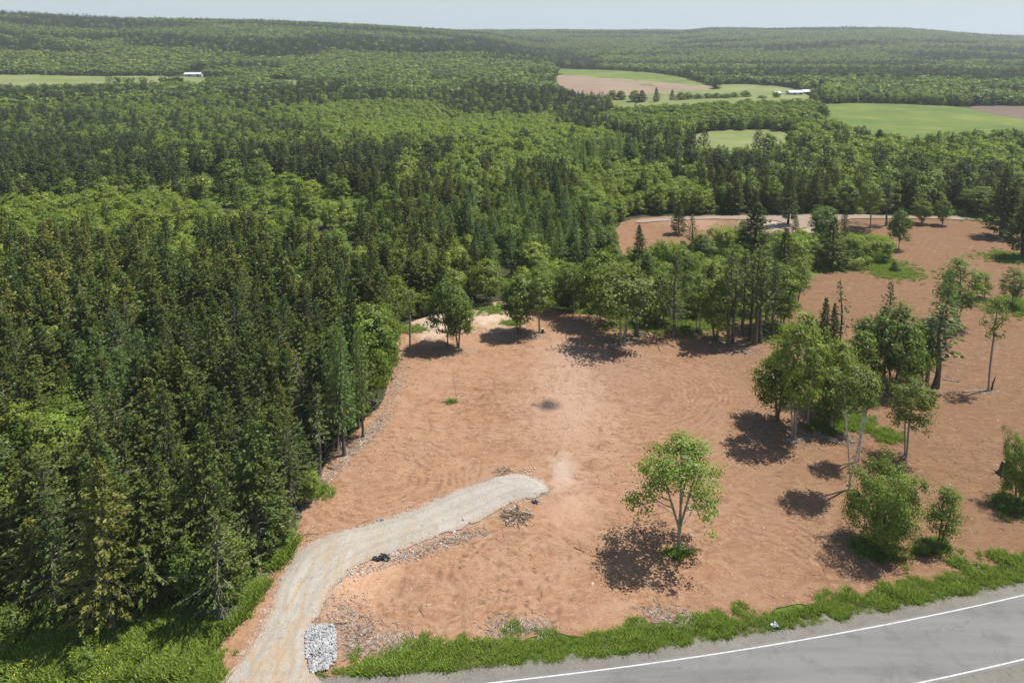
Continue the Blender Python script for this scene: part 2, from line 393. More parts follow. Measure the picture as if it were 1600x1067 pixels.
def soil_mat():
    s = NT('bare_red_soil')
    P = s.pos(); g = s.n('ShaderNodeNewGeometry')
    n1 = s.noise(.055, 5, .6, P, .6); n2 = s.noise(.5, 6, .7, P, .4); n3 = s.noise(3.2, 6, .7, P)
    st = s.noise(.42, 7, .72, s.pos(.8, 1.7, 1, math.radians(12)), 2.2)      # dragged streaks
    c = s.ramp(n1, [(.32, (.222, .112, .058)), (.5, (.288, .152, .082)), (.68, (.340, .200, .120))])
    c = s.mix(s.ramp(st, [(.40, (0, 0, 0)), (.64, (.95, .95, .95))]), c, (.385, .235, .142))
    c = s.mix(s.math('MULTIPLY', s.ramp(n2, [(.50, (0, 0, 0)), (.70, (1, 1, 1))]), .55), c, (.190, .098, .053))
    c = s.mix(s.math('MULTIPLY', s.ramp(n3, [(.56, (0, 0, 0)), (.68, (1, 1, 1))]), .6), c, (.17, .10, .062))
    c = s.mix(s.math('MULTIPLY', s.ramp(s.noise(.16, 6, .7, P, 1.5), [(.50, (0, 0, 0)), (.64, (1, 1, 1))]), .55), c, (.375, .240, .150))
    c = s.mix(s.math('MULTIPLY', s.ramp(s.noise(.22, 7, .75, s.pos(1.4, .7, 1, .5), 1.0), [(.54, (0, 0, 0)), (.66, (1, 1, 1))]), .6), c, (.185, .104, .060))
    c = s.mix(s.math('MULTIPLY', s.ramp(s.noise(5.5, 4, .6, P), [(.62, (0, 0, 0)), (.7, (1, 1, 1))]), .7), c, (.52, .38, .28))
    # browner, straw-littered ground over on the right
    sx = s.n('ShaderNodeSeparateXYZ'); s.l(g.outputs['Position'], sx.inputs[0])
    rt = s.math('MULTIPLY', s.ramp(s.math('MULTIPLY_ADD', sx.outputs[0], .011, s.math('MULTIPLY', n1, .5)), [(.38, (0, 0, 0)), (.85, (1, 1, 1))]), .92)
    c = s.mix(rt, c, s.ramp(st, [(.35, (.155, .088, .050)), (.55, (.205, .118, .066)), (.72, (.260, .165, .094))]))
    # arcs left by the machine's tracks
    arc = None
    for (ax, ay, r0, r1) in ((690, 915, 3.0, 12.0), (590, 745, 3.5, 12.5), (790, 880, 2.5, 8), (1000, 610, 5, 16), (1180, 900, 4, 12)):
        X, Y, _ = at1(ax, ay)
        vs = s.n('ShaderNodeVectorMath', operation='SUBTRACT'); s.l(g.outputs['Position'], vs.inputs[0]); vs.inputs[1].default_value = (X, Y, 0)
        vl = s.n('ShaderNodeVectorMath', operation='LENGTH'); s.l(vs.outputs[0], vl.inputs[0])
        d = s.math('ADD', vl.outputs['Value'], s.math('ADD', s.math('MULTIPLY', n1, 7.0), s.math('MULTIPLY', n2, 1.1)))
        w = s.math('SINE', s.math('MULTIPLY', d, 5.6))
        mk = s.ramp(s.math('DIVIDE', vl.outputs['Value'], r1 * 1.3), [(r0 / r1 / 1.3, (0, 0, 0)), (r0 / r1 / 1.3 + .12, (1, 1, 1)), (.7, (1, 1, 1)), (1.0, (0, 0, 0))])
        w = s.math('MULTIPLY', w, mk)
        arc = w if arc is None else s.math('ADD', arc, w)
    for (ang, fr, sd) in ((.35, 3.0, 1.), (-.9, 3.4, 7.)):      # straight passes of the blade, warped and broken
        mp = s.pos(1, 1, 1, ang); sx2 = s.n('ShaderNodeSeparateXYZ'); s.l(mp, sx2.inputs[0])
        w = s.math('SINE', s.math('ADD', s.math('MULTIPLY', sx2.outputs[1], fr), s.math('MULTIPLY', s.noise(.02, 2, .5, s.pos(), 0), 22)))
        mk = s.ramp(s.noise(.045, 3, .6, s.pos(1, 1, 1, sd), .5), [(.54, (0, 0, 0)), (.62, (1, 1, 1))])
        arc = s.math('ADD', arc, s.math('MULTIPLY', s.math('MULTIPLY', w, .55), mk))
    arcm = s.math('MULTIPLY', arc, s.ramp(n2, [(.46, (0, 0, 0)), (.62, (1, 1, 1))]))
    c = s.mix(s.math('MAXIMUM', s.math('MULTIPLY', arcm, .55), 0.0), c, (.175, .095, .055))
    c = s.mix(s.math('MAXIMUM', s.math('MULTIPLY', arcm, -.34), 0.0), c, (.43, .27, .17))
    def spot(px, py, rad, col, amt, asp=1):
        nonlocal c
        X, Y, _ = at1(px, py)
        mp = s.n('ShaderNodeMapping'); s.l(g.outputs['Position'], mp.inputs[0])
        mp.inputs['Location'].default_value = (-X / rad, -Y / rad / asp, 0); mp.inputs['Scale'].default_value = (1 / rad, 1 / rad / asp, 0)
        vl = s.n('ShaderNodeVectorMath', operation='LENGTH'); s.l(mp.outputs[0], vl.inputs[0])
        d = s.math('ADD', vl.outputs['Value'], s.math('MULTIPLY', s.math('SUBTRACT', n2, .5), 1.6))
        c = s.mix(s.math('MULTIPLY', s.ramp(d, [(.25, (1, 1, 1)), (1, (0, 0, 0))]), amt), c, col)
    spot(880, 738, 2.6, (.46, .38, .31), .6, 2.2)             # gravel dragged off the drive
    spot(900, 790, 5, (.48, .31, .21), .5, 1.5)
    spot(680, 505, 7, (.60, .50, .40), .7, 1.6); spot(770, 490, 8, (.56, .45, .34), .75, 1.5)
    spot(960, 570, 12, (.27, .17, .13), .4, 1.4); spot(890, 640, 9, (.43, .29, .215), .55, 1.8); spot(885, 560, 8, (.42, .285, .21), .5, 2.0); spot(560, 900, 6, (.56, .35, .22), .6, 1.2)
    spot(1230, 352, 16, (.50, .40, .32), .8, 1.2); spot(1080, 345, 14, (.42, .26, .18), .6, 1.2)
    spot(857, 633, 2.4, (.05, .042, .04), .9)                  # burnt patch
    b = s.math('ADD', s.math('MULTIPLY', n3, .5), s.math('ADD', s.math('MULTIPLY', n2, .45), s.math('MULTIPLY', arcm, .035)))
    b = s.math('ADD', b, s.math('MULTIPLY', st, .25))
    s.principled(c, .95, b, .7, .25, .1); return s.m
def soil_z(x, y):
    return terrain(x, y) + .05 + .09 * fbm(x / 3.1, y / 3.1, 21, 4) + .08 * np.maximum(fbm(x / 1.1, y / 1.1, 33, 3) - .5, 0)
sheet('cleared_soil', SOIL, .5, 1.3, 4.0, soil_z, soil_mat(), inner=1.0, seed=4)

def gravel_mat(name, cA, cB, tan=0, wheel=None):
    s = NT(name); P = s.pos()
    n1 = s.noise(.18, 5, .6, P, .5); n2 = s.noise(1.6, 6, .75, P); vo = s.n('ShaderNodeTexVoronoi'); s.l(P, vo.inputs['Vector']); vo.inputs['Scale'].default_value = 7
    c = s.mix(s.ramp(n1, [(.35, (0, 0, 0)), (.65, (1, 1, 1))]), cA, cB)
    if tan:
        st = s.noise(.5, 5, .6, s.pos(1.6, .35, 1, math.radians(-22)), .8)
        g = s.n('ShaderNodeNewGeometry'); sx = s.n('ShaderNodeSeparateXYZ'); s.l(g.outputs['Position'], sx.inputs[0])
        lim = s.ramp(s.math('MULTIPLY_ADD', sx.outputs[1], -.045, 3.8), [(.2, (0, 0, 0)), (.9, (1, 1, 1))])
        c = s.mix(s.math('MULTIPLY', s.math('MULTIPLY', lim, tan), s.ramp(st, [(.44, (0, 0, 0)), (.60, (1, 1, 1))])), c, (.37, .265, .155))
    c = s.mix(s.math('MULTIPLY', s.ramp(n2, [(.52, (0, 0, 0)), (.70, (1, 1, 1))]), .6), c, tuple(q * .55 for q in cA))
    c = s.mix(s.math('MULTIPLY', s.ramp(s.noise(9, 3, .6, P), [(.57, (0, 0, 0)), (.68, (1, 1, 1))]), .6), c, tuple(min(q * 1.5, .8) for q in cB))
    if tan:
        ed = s.n('ShaderNodeAttribute', attribute_name='ed').outputs['Fac']
        rut = s.ramp(s.math('DIVIDE', s.math('ADD', ed, s.math('MULTIPLY', n1, .8)), 5.0), [(.28, (0, 0, 0)), (.36, (1, 1, 1)), (.44, (0, 0, 0)), (.58, (0, 0, 0)), (.66, (.7, .7, .7)), (.74, (0, 0, 0))])
        c = s.mix(s.math('MULTIPLY', rut, .35), c, tuple(q * .72 for q in cA))
        e2 = s.math('ADD', ed, s.math('MULTIPLY', s.math('SUBTRACT', n2, .5), 2.6))
        c = s.mix(s.ramp(e2, [(.0, (.9, .9, .9)), (.45, (0, 0, 0))]), c, (.33, .195, .118))
    s.principled(c, .95, s.math('ADD', n2, s.math('MULTIPLY', vo.outputs['Distance'], .5)), .5, .12, .15); return s.m
DRV_L = [tuple(q) for q in smooth_poly(DRIVE)]
def drive_z(x, y):
    d = polydist(x, y, DRV_L); north = sstep((y - 60) / 14)
    return terrain(x, y) + .14 + (.05 + .40 * north) * sstep(d / 1.3) + .05 * fbm(x / .9, y / .9, 40, 3)
drv = sheet('gravel_driveway', DRIVE, .2, .5, .9, drive_z, gravel_mat('driveway_gravel', (.33, .30, .25), (.41, .375, .325), .95), inner=.55, seed=6)
_co = np.zeros(len(drv.data.vertices) * 3, np.float32); drv.data.vertices.foreach_get('co', _co); _co = _co.reshape(-1, 3)
_a = drv.data.attributes.new('ed', 'FLOAT', 'POINT'); _a.data.foreach_set('value', polydist(_co[:, 0], _co[:, 1], DRV_L).astype(np.float32))
# far gravel track behind the second clearing
TRK_PX = [(985, 346), (1040, 341), (1160, 338), (1290, 336), (1400, 337), (1500, 338), (1545, 342), (1620, 346), (1620, 350), (1545, 346), (1480, 343), (1400, 343), (1320, 343), (1290, 352), (1240, 360), (1210, 357), (1230, 347), (1160, 343), (1040, 346), (1000, 350)]
sheet('gravel_track', ground_poly(TRK_PX), 1.0, .9, 6.0, lambda x, y: terrain(x, y) + .30, gravel_mat('track_gravel', (.27, .205, .150), (.33, .26, .20)), inner=2.0, seed=9)

def asphalt_mat():
    s = NT('worn_asphalt'); P = s.pos()
    g = s.n('ShaderNodeNewGeometry')
    st = s.noise(.35, 5, .6, s.pos(.12, 1.7, 1, math.radians(-8)), .3); n2 = s.noise(12, 4, .7, P); n1 = s.noise(.4, 4, .6, P)
    c = s.ramp(st, [(.32, (.135, .128, .122)), (.5, (.178, .170, .162)), (.68, (.205, .196, .188))])
    c = s.mix(s.math('MULTIPLY', s.ramp(n2, [(.4, (0, 0, 0)), (.65, (1, 1, 1))]), .35), c, (.22, .205, .20))
    c = s.mix(s.math('MULTIPLY', s.ramp(n1, [(.52, (0, 0, 0)), (.66, (1, 1, 1))]), .4), c, (.105, .098, .097))
    c = s.mix(s.math('MULTIPLY', s.ramp(s.noise(28, 2, .6, P), [(.55, (0, 0, 0)), (.68, (1, 1, 1))]), .6), c, (.25, .235, .23))
    wv = s.n('ShaderNodeVectorMath', operation='ADD'); s.l(P, wv.inputs[0])
    nv = s.n('ShaderNodeTexNoise'); nv.inputs['Scale'].default_value = .8; nv.inputs['Detail'].default_value = 4; s.l(P, nv.inputs['Vector']); s.l(nv.outputs[1], wv.inputs[1])
    vc = s.n('ShaderNodeTexVoronoi', feature='DISTANCE_TO_EDGE'); vc.inputs['Scale'].default_value = .16; s.l(wv.outputs[0], vc.inputs['Vector'])
    c = s.mix(s.math('MULTIPLY', s.ramp(vc.outputs['Distance'], [(.0, (1, 1, 1)), (.007, (0, 0, 0))]), .30), c, (.075, .07, .068))
    s.principled(c, .85, n2, .3, .03, .25); return s.m
strip('road', [.32, LW * .26, LW * .5, LW * .76, LW - .35], [.125, .165, .19, .165, .125], asphalt_mat(), seed=2, wob=.05)
shm = gravel_mat('shoulder_gravel', (.165, .150, .128), (.21, .195, .165))
strip('road_shoulder', [2.7, 2.1, 1.3, .1], [-.02, .05, .09, .118], shm, seed=3, wob=.35)
strip('road_shoulder', [LW - .15, LW - 1.3, LW - 2.5, LW - 3.3], [.118, .08, .04, -.04], shm, seed=5, wob=.35)
def paint_mat():
    s = NT('worn_white_paint'); n = s.noise(4, 5, .7, s.pos())
    s.principled(s.ramp(n, [(.33, (.34, .33, .32)), (.50, (.58, .56, .54))]), .7); return s.m
pm = paint_mat()
def line(off):
    o = strip('road_marking', [off + .065, off - .065], [.1385 if off > -1 else .1385] * 2, pm, seed=7, wob=0)
    return o
def line_z(off, z0, z1):
    return strip('road_marking', [off + .065, off - .065], [z0, z1], pm)
def rz(off): return float(np.interp(off, [LW - .35, LW * .76, LW * .5, LW * .26, .32], [.125, .165, .19, .165, .125])) + .006
line_z(0, rz(.065), rz(-.065)); line_z(LW, rz(LW + .065), rz(LW - .065))

# ------------------------------------------------------------------ far fields
def field_mat(name, cols, streak=(.02, .3), ang=10, sc=.2):
    s = NT(name)
    n = s.noise(sc, 4, .6, s.pos(streak[0] * 10, streak[1] * 10, 1, math.radians(ang)), .4); n2 = s.noise(.02, 4, .6, s.pos())
    c = s.ramp(s.math('ADD', s.math('MULTIPLY', n, .5), s.math('MULTIPLY', n2, .5)), [(.35 + .3 * i / (len(cols) - 1), q) for i, q in enumerate(cols)])
    s.principled(c, .95); return s.m
fg = field_mat('green_field', [(.075, .125, .026), (.110, .160, .032), (.24, .245, .055)])
fy = field_mat('hay_field', [(.125, .165, .045), (.17, .205, .065), (.26, .26, .12)])
fb = field_mat('ploughed_field', [(.22, .155, .105), (.27, .195, .135), (.30, .22, .155)])
fd = field_mat('dark_ploughed_field', [(.14, .095, .070), (.17, .12, .09)])
FIELDS = [('field', [(1262, 166), (1330, 162), (1420, 164), (1500, 168), (1570, 178), (1640, 183), (1640, 196), (1500, 203), (1400, 206), (1340, 196), (1300, 184)], fg),
          ('field', [(1490, 166.5), (1600, 167), (1800, 170), (1800, 181), (1640, 178), (1570, 173)], fd),
          ('field', [(1062, 216), (1085, 209), (1130, 205.5), (1190, 205), (1235, 208), (1245, 214), (1200, 226), (1085, 228)], fy),
          ('field', [(866, 107), (940, 110), (1040, 116), (1102, 124), (1102, 132), (1030, 130), (940, 122), (867, 116)], fg),
          ('field', [(867, 116.5), (940, 122.5), (1030, 130.5), (1110, 134), (1128, 140), (1050, 145), (950, 146), (900, 142), (867, 132)], fb),
          ('field', [(1110, 134), (1168, 133), (1240, 138), (1275, 146), (1260, 151), (1180, 153), (1060, 160), (960, 166), (950, 146.5), (1050, 145.5), (1128, 140.5)], fy),
          ('field', [(-60, 118), (80, 119), (190, 120), (300, 121), (365, 122.5), (365, 125), (250, 127), (100, 131), (-60, 132)], fy),
          ('field', [(420, 126), (475, 127), (475, 132), (420, 131)], fy)]
def stretch(pp, hgt=6.5):
    # the crops run on under the crowns of the trees in front of them
    q = np.array(pp, float); a = at(q[:, 0], q[:, 1]); d = a[:, 1]; out = []
    for (X, Y), dd in zip(pp, d):
        low = inpoly([X], [Y - .8], pp)[0] or not (inpoly([X], [Y + .8], pp)[0])
        low = low and not inpoly([X], [Y + .8], pp)[0] and Y > np.mean(q[:, 1]) - 1
        out.append((X, Y + (FPX * hgt / dd if low else 0)))
    return out
for k, (nm, pp, mt) in enumerate(FIELDS):
    sheet(nm, ground_poly(stretch(pp)), 5.0, 7.0, 38, lambda x, y, kk=k: terrain(x, y) + .7 + .05 * kk, mt, inner=16, seed=12 + k)
FIELD_PX = [f[1] for f in FIELDS]; FIELD_EXT = [stretch(f[1], 5.0) for f in FIELDS]
# ------------------------------------------------------------------ tree building (all sizes in metres)
def kites(C, A, B):
    n = len(C)
    V = np.stack([C, C + A * .55 + B * .5, C + A, C + A * .55 - B * .5], 1).reshape(-1, 3)
    return V, np.arange(n * 4).reshape(-1, 4)
def unit(v): return v / np.maximum(np.linalg.norm(v, axis=-1, keepdims=True), 1e-6)
def tubes(paths, sides=5):
    """paths: list of (points Nx3, radii N) -> verts, quads"""
    VV = []; FF = []; off = 0
    a = np.arange(sides) * 2 * math.pi / sides
    for P, R in paths:
        P = np.asarray(P, float); R = np.asarray(R, float)
        T = unit(np.gradient(P, axis=0))
        ref = np.where(np.abs(T[:, 2:3]) > .9, np.array([[1., 0, 0]]), np.array([[0, 0, 1.]]))
        U = unit(np.cross(T, ref)); W = np.cross(T, U)
        ring = P[:, None] + (U[:, None] * np.cos(a)[None, :, None] + W[:, None] * np.sin(a)[None, :, None]) * R[:, None, None]
        n = len(P); VV.append(ring.reshape(-1, 3))
        i, j = np.meshgrid(np.arange(n - 1), np.arange(sides), indexing='ij')
        q = np.stack([i * sides + j, i * sides + (j + 1) % sides, (i + 1) * sides + (j + 1) % sides, (i + 1) * sides + j], 2).reshape(-1, 4)
        FF.append(q + off); off += n * sides
    return np.concatenate(VV), np.concatenate(FF)

def spruce(seed, H=12., R=2.3, base=.12, whorl=.36, nb=7, tw=13, dens_=1.0, dead=0, droop=.25, soft=False, top_heavy=0., leaf=.62, lean=.0, ragged=.25):
    g = np.random.default_rng(seed)
    def axis(z): return np.stack([lean * z * z / H + .10 * np.sin(z * .7 + seed), .08 * np.cos(z * .6 + seed), z], -1)
    Cs, As, Bs, LV = [], [], [], []
    zb = H * base; z = zb; br = []
    side_gain = g.uniform(.75, 1.15, 8)
    while z < H * .985:
        t = (z - zb) / (H - zb)
        prof = (1 - t) ** .82 * (1 - .55 * math.exp(-t * 9)) * (1 + top_heavy * math.sin(t * math.pi))
        n = max(3, int(round(nb * (.55 + .6 * (1 - t)) * dens_)))
        a0 = g.uniform(0, 6.28)
        for k in range(n):
            a = a0 + k * 6.283 / n + g.normal(0, .22)
            L = R * prof * (1 + g.normal(0, ragged)) * side_gain[int(a / 6.2832 * 8) % 8]
            if L < .22: L = .22
            up = (.55 * t - droop * (1 - t)) + g.normal(0, .08)
            z0 = z + g.uniform(-.15, .15)
            s = np.linspace(0, 1, 5)
            p = np.stack([np.cos(a) * L * s, np.sin(a) * L * s, L * (up * s + .22 * s * s * (1 - t) * (0 if soft else 1))], 1) + axis(np.array([z0]))
            br.append((p, .045 * (1 - s * .8) * (.4 + L / R)))
            m = max(4, int(tw * (.35 + .75 * L / R) * dens_))
            q = g.uniform(.12 if t > .3 else .3, 1, m) ** .75
            c = np.stack([np.interp(q, s, p[:, i]) for i in range(3)], 1)
            side = np.where(g.random(m) < .5, 1, -1)
            ang = a + side * (.25 + .75 * (1 - q) + g.normal(0, .25, m))
            tl = leaf * (.45 + .7 * (1 - q) * min(1, L / 1.6)) * g.uniform(.7, 1.3, m)
            A = np.stack([np.cos(ang), np.sin(ang), -.18 - (.35 if soft else .12) * g.random(m) + up * .4], 1) * tl[:, None]
            Bd = unit(np.cross(A, np.array([0, 0, 1.])) + np.stack([g.normal(0, .25, m), g.normal(0, .25, m), g.normal(0, .45, m)], 1))
            w = leaf * (.22 if soft else .42) * g.uniform(.7, 1.2, m)
            c[:, 2] += g.normal(0, .09, m)
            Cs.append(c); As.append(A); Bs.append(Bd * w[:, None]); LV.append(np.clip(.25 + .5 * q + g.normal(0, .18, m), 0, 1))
        z += whorl * g.uniform(.75, 1.25) * (1 - .35 * t)
    # leader
    n = 10; zz = g.uniform(H * .93, H * .99, n); ang = g.uniform(0, 6.28, n)
    Cs.append(axis(zz)); As.append(np.stack([np.cos(ang) * .15, np.sin(ang) * .15, np.full(n, .45)], 1)); Bs.append(np.stack([-np.sin(ang), np.cos(ang), ang * 0], 1) * .12); LV.append(np.full(n, .7))
    V, F = kites(np.concatenate(Cs), np.concatenate(As), np.concatenate(Bs))
    z = np.linspace(0, H * .99, 9)
    rr = .017 * H * (1 - z / H) ** .8 + .015; rr[0] *= 1.35
    paths = [(axis(z), rr)]
    br = [(b[0], b[1] * .7) for b in br if g.random() < .5]
    for k in range(dead):
        zz = g.uniform(.06, max(base, .2) + .12) * H; a = g.uniform(0, 6.28); L = g.uniform(.6, R * .85)
        s = np.linspace(0, 1, 4)
        p = np.stack([np.cos(a) * L * s, np.sin(a) * L * s, L * (-.1 * s - .25 * s * s)], 1) + axis(np.array([zz]))
        br.append((p, .018 * (1 - s * .85)))
        for j in range(3):
            q = g.uniform(.3, .9); o = p[0] + (p[-1] - p[0]) * q; aa = a + g.choice([-1, 1]) * g.uniform(.5, 1)
            e = o + np.array([math.cos(aa), math.sin(aa), -.2]) * L * .35
            br.append((np.array([o, (o + e) / 2, e]), np.array([.010, .008, .004])))
    return V, F, np.concatenate(LV), paths, br

def broad(seed, H=10., R=3., base=.25, N=150, per=42, leaf=.30, cl=.62, shape='ovoid', stems=1, spread=.12, sparse=.0, lean=0., hang=0., trunk_r=None, clean=False, tufty=.0, side_limb=False, fork=0.0):
    g = np.random.default_rng(seed)
    zb, zc = H * base, H * (1 + base) / 2
    pts = []
    lump = g.uniform(0, 100, 3)
    while len(pts) < N:
        v = g.normal(size=3); v /= np.linalg.norm(v); rad = g.uniform(.12, 1) ** .42
        p = v * rad; t = (p[2] + 1) / 2
        if shape == 'ovoid': w = math.sin(math.pi * min(1, (t * .93 + .07)) ** .75) ** .6
        elif shape == 'top': w = math.sin(math.pi * (t * .9 + .05) ** 1.5) ** .7
        elif shape == 'tall': w = math.sin(math.pi * (t * .92 + .04) ** .9) ** .5
        else: w = 1
        az = math.atan2(p[1], p[0]); k = .78 + .4 * float(vnoise(az * 1.3 + lump[0], t * 4 + lump[1], 5))
        if float(vnoise(p[0] * 2.6 + lump[0], p[1] * 2.6 + p[2] * 3.1 + lump[2], 9)) < sparse: continue
        h = math.hypot(p[0], p[1]) + 1e-6
        rr = min(h, .98) * R * k * max(w, .15) / max(math.sqrt(max(1 - p[2] ** 2, .12)), .35)
        pts.append([p[0] / h * rr, p[1] / h * rr, zb + t * (H - zb) * (.97)])
    if side_limb:
        for k in range(9): pts.append([-R * (1.0 + .12 * g.normal()) - .25 * g.random(), .3 * g.normal(), H * (.40 + .035 * g.normal())])
    pts = np.array(pts); pts[:, 0] += lean * (pts[:, 2] / H) ** 1.5 * H
    # stems
    nodes = []; par = []; 
    stem_paths = []
    for s in range(stems):
        a = s * 6.283 / max(stems, 1) + g.uniform(-.5, .5); off = 0 if stems == 1 else 1
        top = np.array([math.cos(a) * R * spread * 2.2 * off + lean * H, math.sin(a) * R * spread * 2.2 * off, H * (.86 if stems == 1 else g.uniform(.72, .88))])
        bo = .16 if not fork else .03
        b = np.array([math.cos(a) * bo * off, math.sin(a) * bo * off, 0.])
        ss = np.linspace(0, 1, 13); sf = np.clip((ss - fork) / (1 - fork), 0, 1)
        P = b + (top - b) * np.stack([sf ** 1.1, sf ** 1.1, ss], 1)
        P[:, :2] += np.stack([np.sin(ss * 5 + seed + s) * .07 * H / 10, np.cos(ss * 4 + seed) * .07 * H / 10], 1) * np.minimum(ss * 4, 1)[:, None]
        for i in range(13):
            nodes.append(P[i]); par.append(len(nodes) - 2 if i else -1)
    nstem = len(nodes)
    nodes = [np.array(n) for n in nodes]
    tips = []
    order = np.argsort(np.hypot(pts[:, 0], pts[:, 1]) + g.normal(0, .3, len(pts)))
    for i in order:
        p = pts[i]; NA = np.array(nodes)
        d = np.linalg.norm(NA - p, axis=1) + np.where(NA[:, 2] > p[2] - .12 * np.linalg.norm(NA[:, :2] - p[:2], axis=1), 3., 0) + np.where(NA[:, 2] < zb * (.85 if not clean else 1.0), 4, 0)
        j = int(np.argmin(d)); a = nodes[j]; L = np.linalg.norm(p - a); n = max(2, int(L / .55))
        prev = j
        for k in range(1, n + 1):
            s = k / n; q = a + (p - a) * s + np.array([0, 0, -.10 * L * math.sin(math.pi * s)]) + g.normal(0, .04, 3) * (k < n)
            nodes.append(q); par.append(prev); prev = len(nodes) - 1
        tips.append(prev)
    NA = np.array(nodes); cnt = np.zeros(len(nodes))
    for t in tips: cnt[t] += 1
    for i in range(len(nodes) - 1, -1, -1):
        if par[i] >= 0: cnt[par[i]] += cnt[i]
    tr = trunk_r or .0125 * H + .02
    rad = np.maximum(tr * (np.maximum(cnt, .3) / (N / stems)) ** .45, .011)
    rad = np.minimum(rad, tr)
    paths, limbs = [], []
    for s in range(stems):
        sl_ = slice(s * 13, s * 13 + 13); r_ = rad[sl_].copy()
        r_ = np.minimum.accumulate(np.maximum(r_, tr * (1 - np.linspace(0, 1, 13)) * .8)); r_[0] *= 1.35
        paths.append((NA[sl_], r_))
    used = set()
    kids = {}
    for i in range(nstem, len(nodes)): kids.setdefault(par[i], []).append(i)
    for i in range(nstem, len(nodes)):                # chains
        if i in used: continue
        ch = [par[i], i]; used.add(i)
        while ch[-1] in kids:
            c = max(kids[ch[-1]], key=lambda q: cnt[q])
            if c in used: break
            ch.append(c); used.add(c)
        rr = np.minimum(rad[ch], rad[i] * 1.15 + .004)
        limbs.append((NA[ch], rr))
    # leaves
    T = NA[tips]; n = len(T)
    pr = np.maximum(1, (per * g.uniform(.55 - tufty * .3, 1.45 + tufty, n)).astype(int))
    C = np.repeat(T, pr, 0); m = len(C)
    sg = cl * np.repeat(g.uniform(.6, 1.3, n), pr)[:, None] * np.array([[1, 1, .62]])
    D = g.normal(size=(m, 3)); C = C + D * sg * .62
    C[:, 2] -= hang * np.abs(g.normal(size=m))
    RD = (C - np.array([[lean * H * .5, 0, zc]])) / np.array([[R, R, (H - zb) / 2]])
    N_ = unit(D * .45 + RD * 1.0 + g.normal(size=(m, 3)) * .5 + np.array([[0, 0, .9]]))
    A = unit(np.cross(N_, g.normal(size=(m, 3)))); B = np.cross(N_, A)
    ls = leaf * g.uniform(.65, 1.35, m)[:, None]
    A[:, 2] -= hang * .8
    V, F = kites(C - A * ls * .5, A * ls, B * ls * .62)
    lv = np.clip(.5 + g.normal(0, .2, m) + np.repeat(g.normal(0, .12, n), pr), 0, 1)
    return V, F, lv, paths, limbs

class Kind:                                            # meshes of one tree model, shared by its copies
    def __init__(s, name, gen, leafm, barkm, limbm=None, H=12., tsides=7):
        V, F, lv, paths, limbs = gen
        s.H = H; s.name = name
        s.R = float(np.percentile(np.hypot(V[:, 0] - V[:, 0].mean(), V[:, 1] - V[:, 1].mean()), 96))
        s.crown = mesh_np('crown', V, F, [leafm], fattr={'lv': lv})
        tv, tf = tubes(paths, tsides); s.trunk = mesh_np('trunk', tv, tf, [barkm], smooth=True)
        s.limbs = None
        if limbs:
            bv, bf = tubes(limbs, 4); s.limbs = mesh_np('branches', bv, bf, [limbm or barkm], smooth=True)
def proto_mesh(name, gen, leafm, barkm, limb_frac=0.0):
    V, F, lv, paths, limbs = gen
    P = paths + [l for i, l in enumerate(limbs) if (i * .618) % 1 < limb_frac]
    tv, tf = tubes(P, 4)
    me = mesh_np(name, np.concatenate([V, tv]), np.concatenate([F, tf + len(V)]), [leafm, barkm],
                 matidx=np.concatenate([np.zeros(len(F), int), np.ones(len(tf), int)]), fattr={'lv': np.concatenate([lv, np.full(len(tf), .5)])})
    return me

def scatter(name, protos, pts, rz_, scl, idx, label, cat, kind='stuff', tilt=None):
    """one object that carries every plant of a mass nobody could count"""
    me = bpy.data.meshes.new(name); n = len(pts)
    me.vertices.add(n); me.vertices.foreach_set('co', np.asarray(pts, np.float32).ravel())
    rot = np.zeros((n, 3), np.float32); rot[:, 2] = rz_
    if tilt is not None: rot[:, :2] = tilt
    scl = np.asarray(scl, np.float32)
    if scl.ndim == 1: scl = np.stack([scl] * 3, 1)
    for nm, ty, dat in (('rot', 'FLOAT_VECTOR', rot.ravel()), ('scl', 'FLOAT_VECTOR', scl.ravel())):
        a = me.attributes.new(nm, ty, 'POINT'); a.data.foreach_set('vector', dat)
    a = me.attributes.new('idx', 'INT', 'POINT'); a.data.foreach_set('value', np.asarray(idx, np.int32))
    o = link(name, me)
    ng = bpy.data.node_groups.new(name + '_spread', 'GeometryNodeTree')
    ng.interface.new_socket('Geometry', in_out='INPUT', socket_type='NodeSocketGeometry')
    ng.interface.new_socket('Geometry', in_out='OUTPUT', socket_type='NodeSocketGeometry')
    N = ng.nodes; L = ng.links
    gi = N.new('NodeGroupInput'); go = N.new('NodeGroupOutput')
    iop = N.new('GeometryNodeInstanceOnPoints'); iop.inputs['Pick Instance'].default_value = True
    jo = N.new('GeometryNodeJoinGeometry')
    for me_ in reversed(protos):
        po = bpy.data.objects.new(me_.name, me_)
        oi = N.new('GeometryNodeObjectInfo'); oi.inputs['Object'].default_value = po; oi.inputs['As Instance'].default_value = True
        L.new(oi.outputs['Geometry'], jo.inputs[0])
    def na(nm, ty):
        q = N.new('GeometryNodeInputNamedAttribute'); q.data_type = ty; q.inputs['Name'].default_value = nm; return [s for s in q.outputs if s.enabled][0]
    L.new(gi.outputs[0], iop.inputs['Points']); L.new(jo.outputs[0], iop.inputs['Instance'])
    L.new(na('idx', 'INT'), iop.inputs['Instance Index'])
    L.new(na('rot', 'FLOAT_VECTOR'), iop.inputs['Rotation']); L.new(na('scl', 'FLOAT_VECTOR'), iop.inputs['Scale'])
    L.new(iop.outputs[0], go.inputs[0])
    md = o.modifiers.new('spread', 'NODES'); md.node_group = ng
    tag(o, label, cat, kind=kind); return o

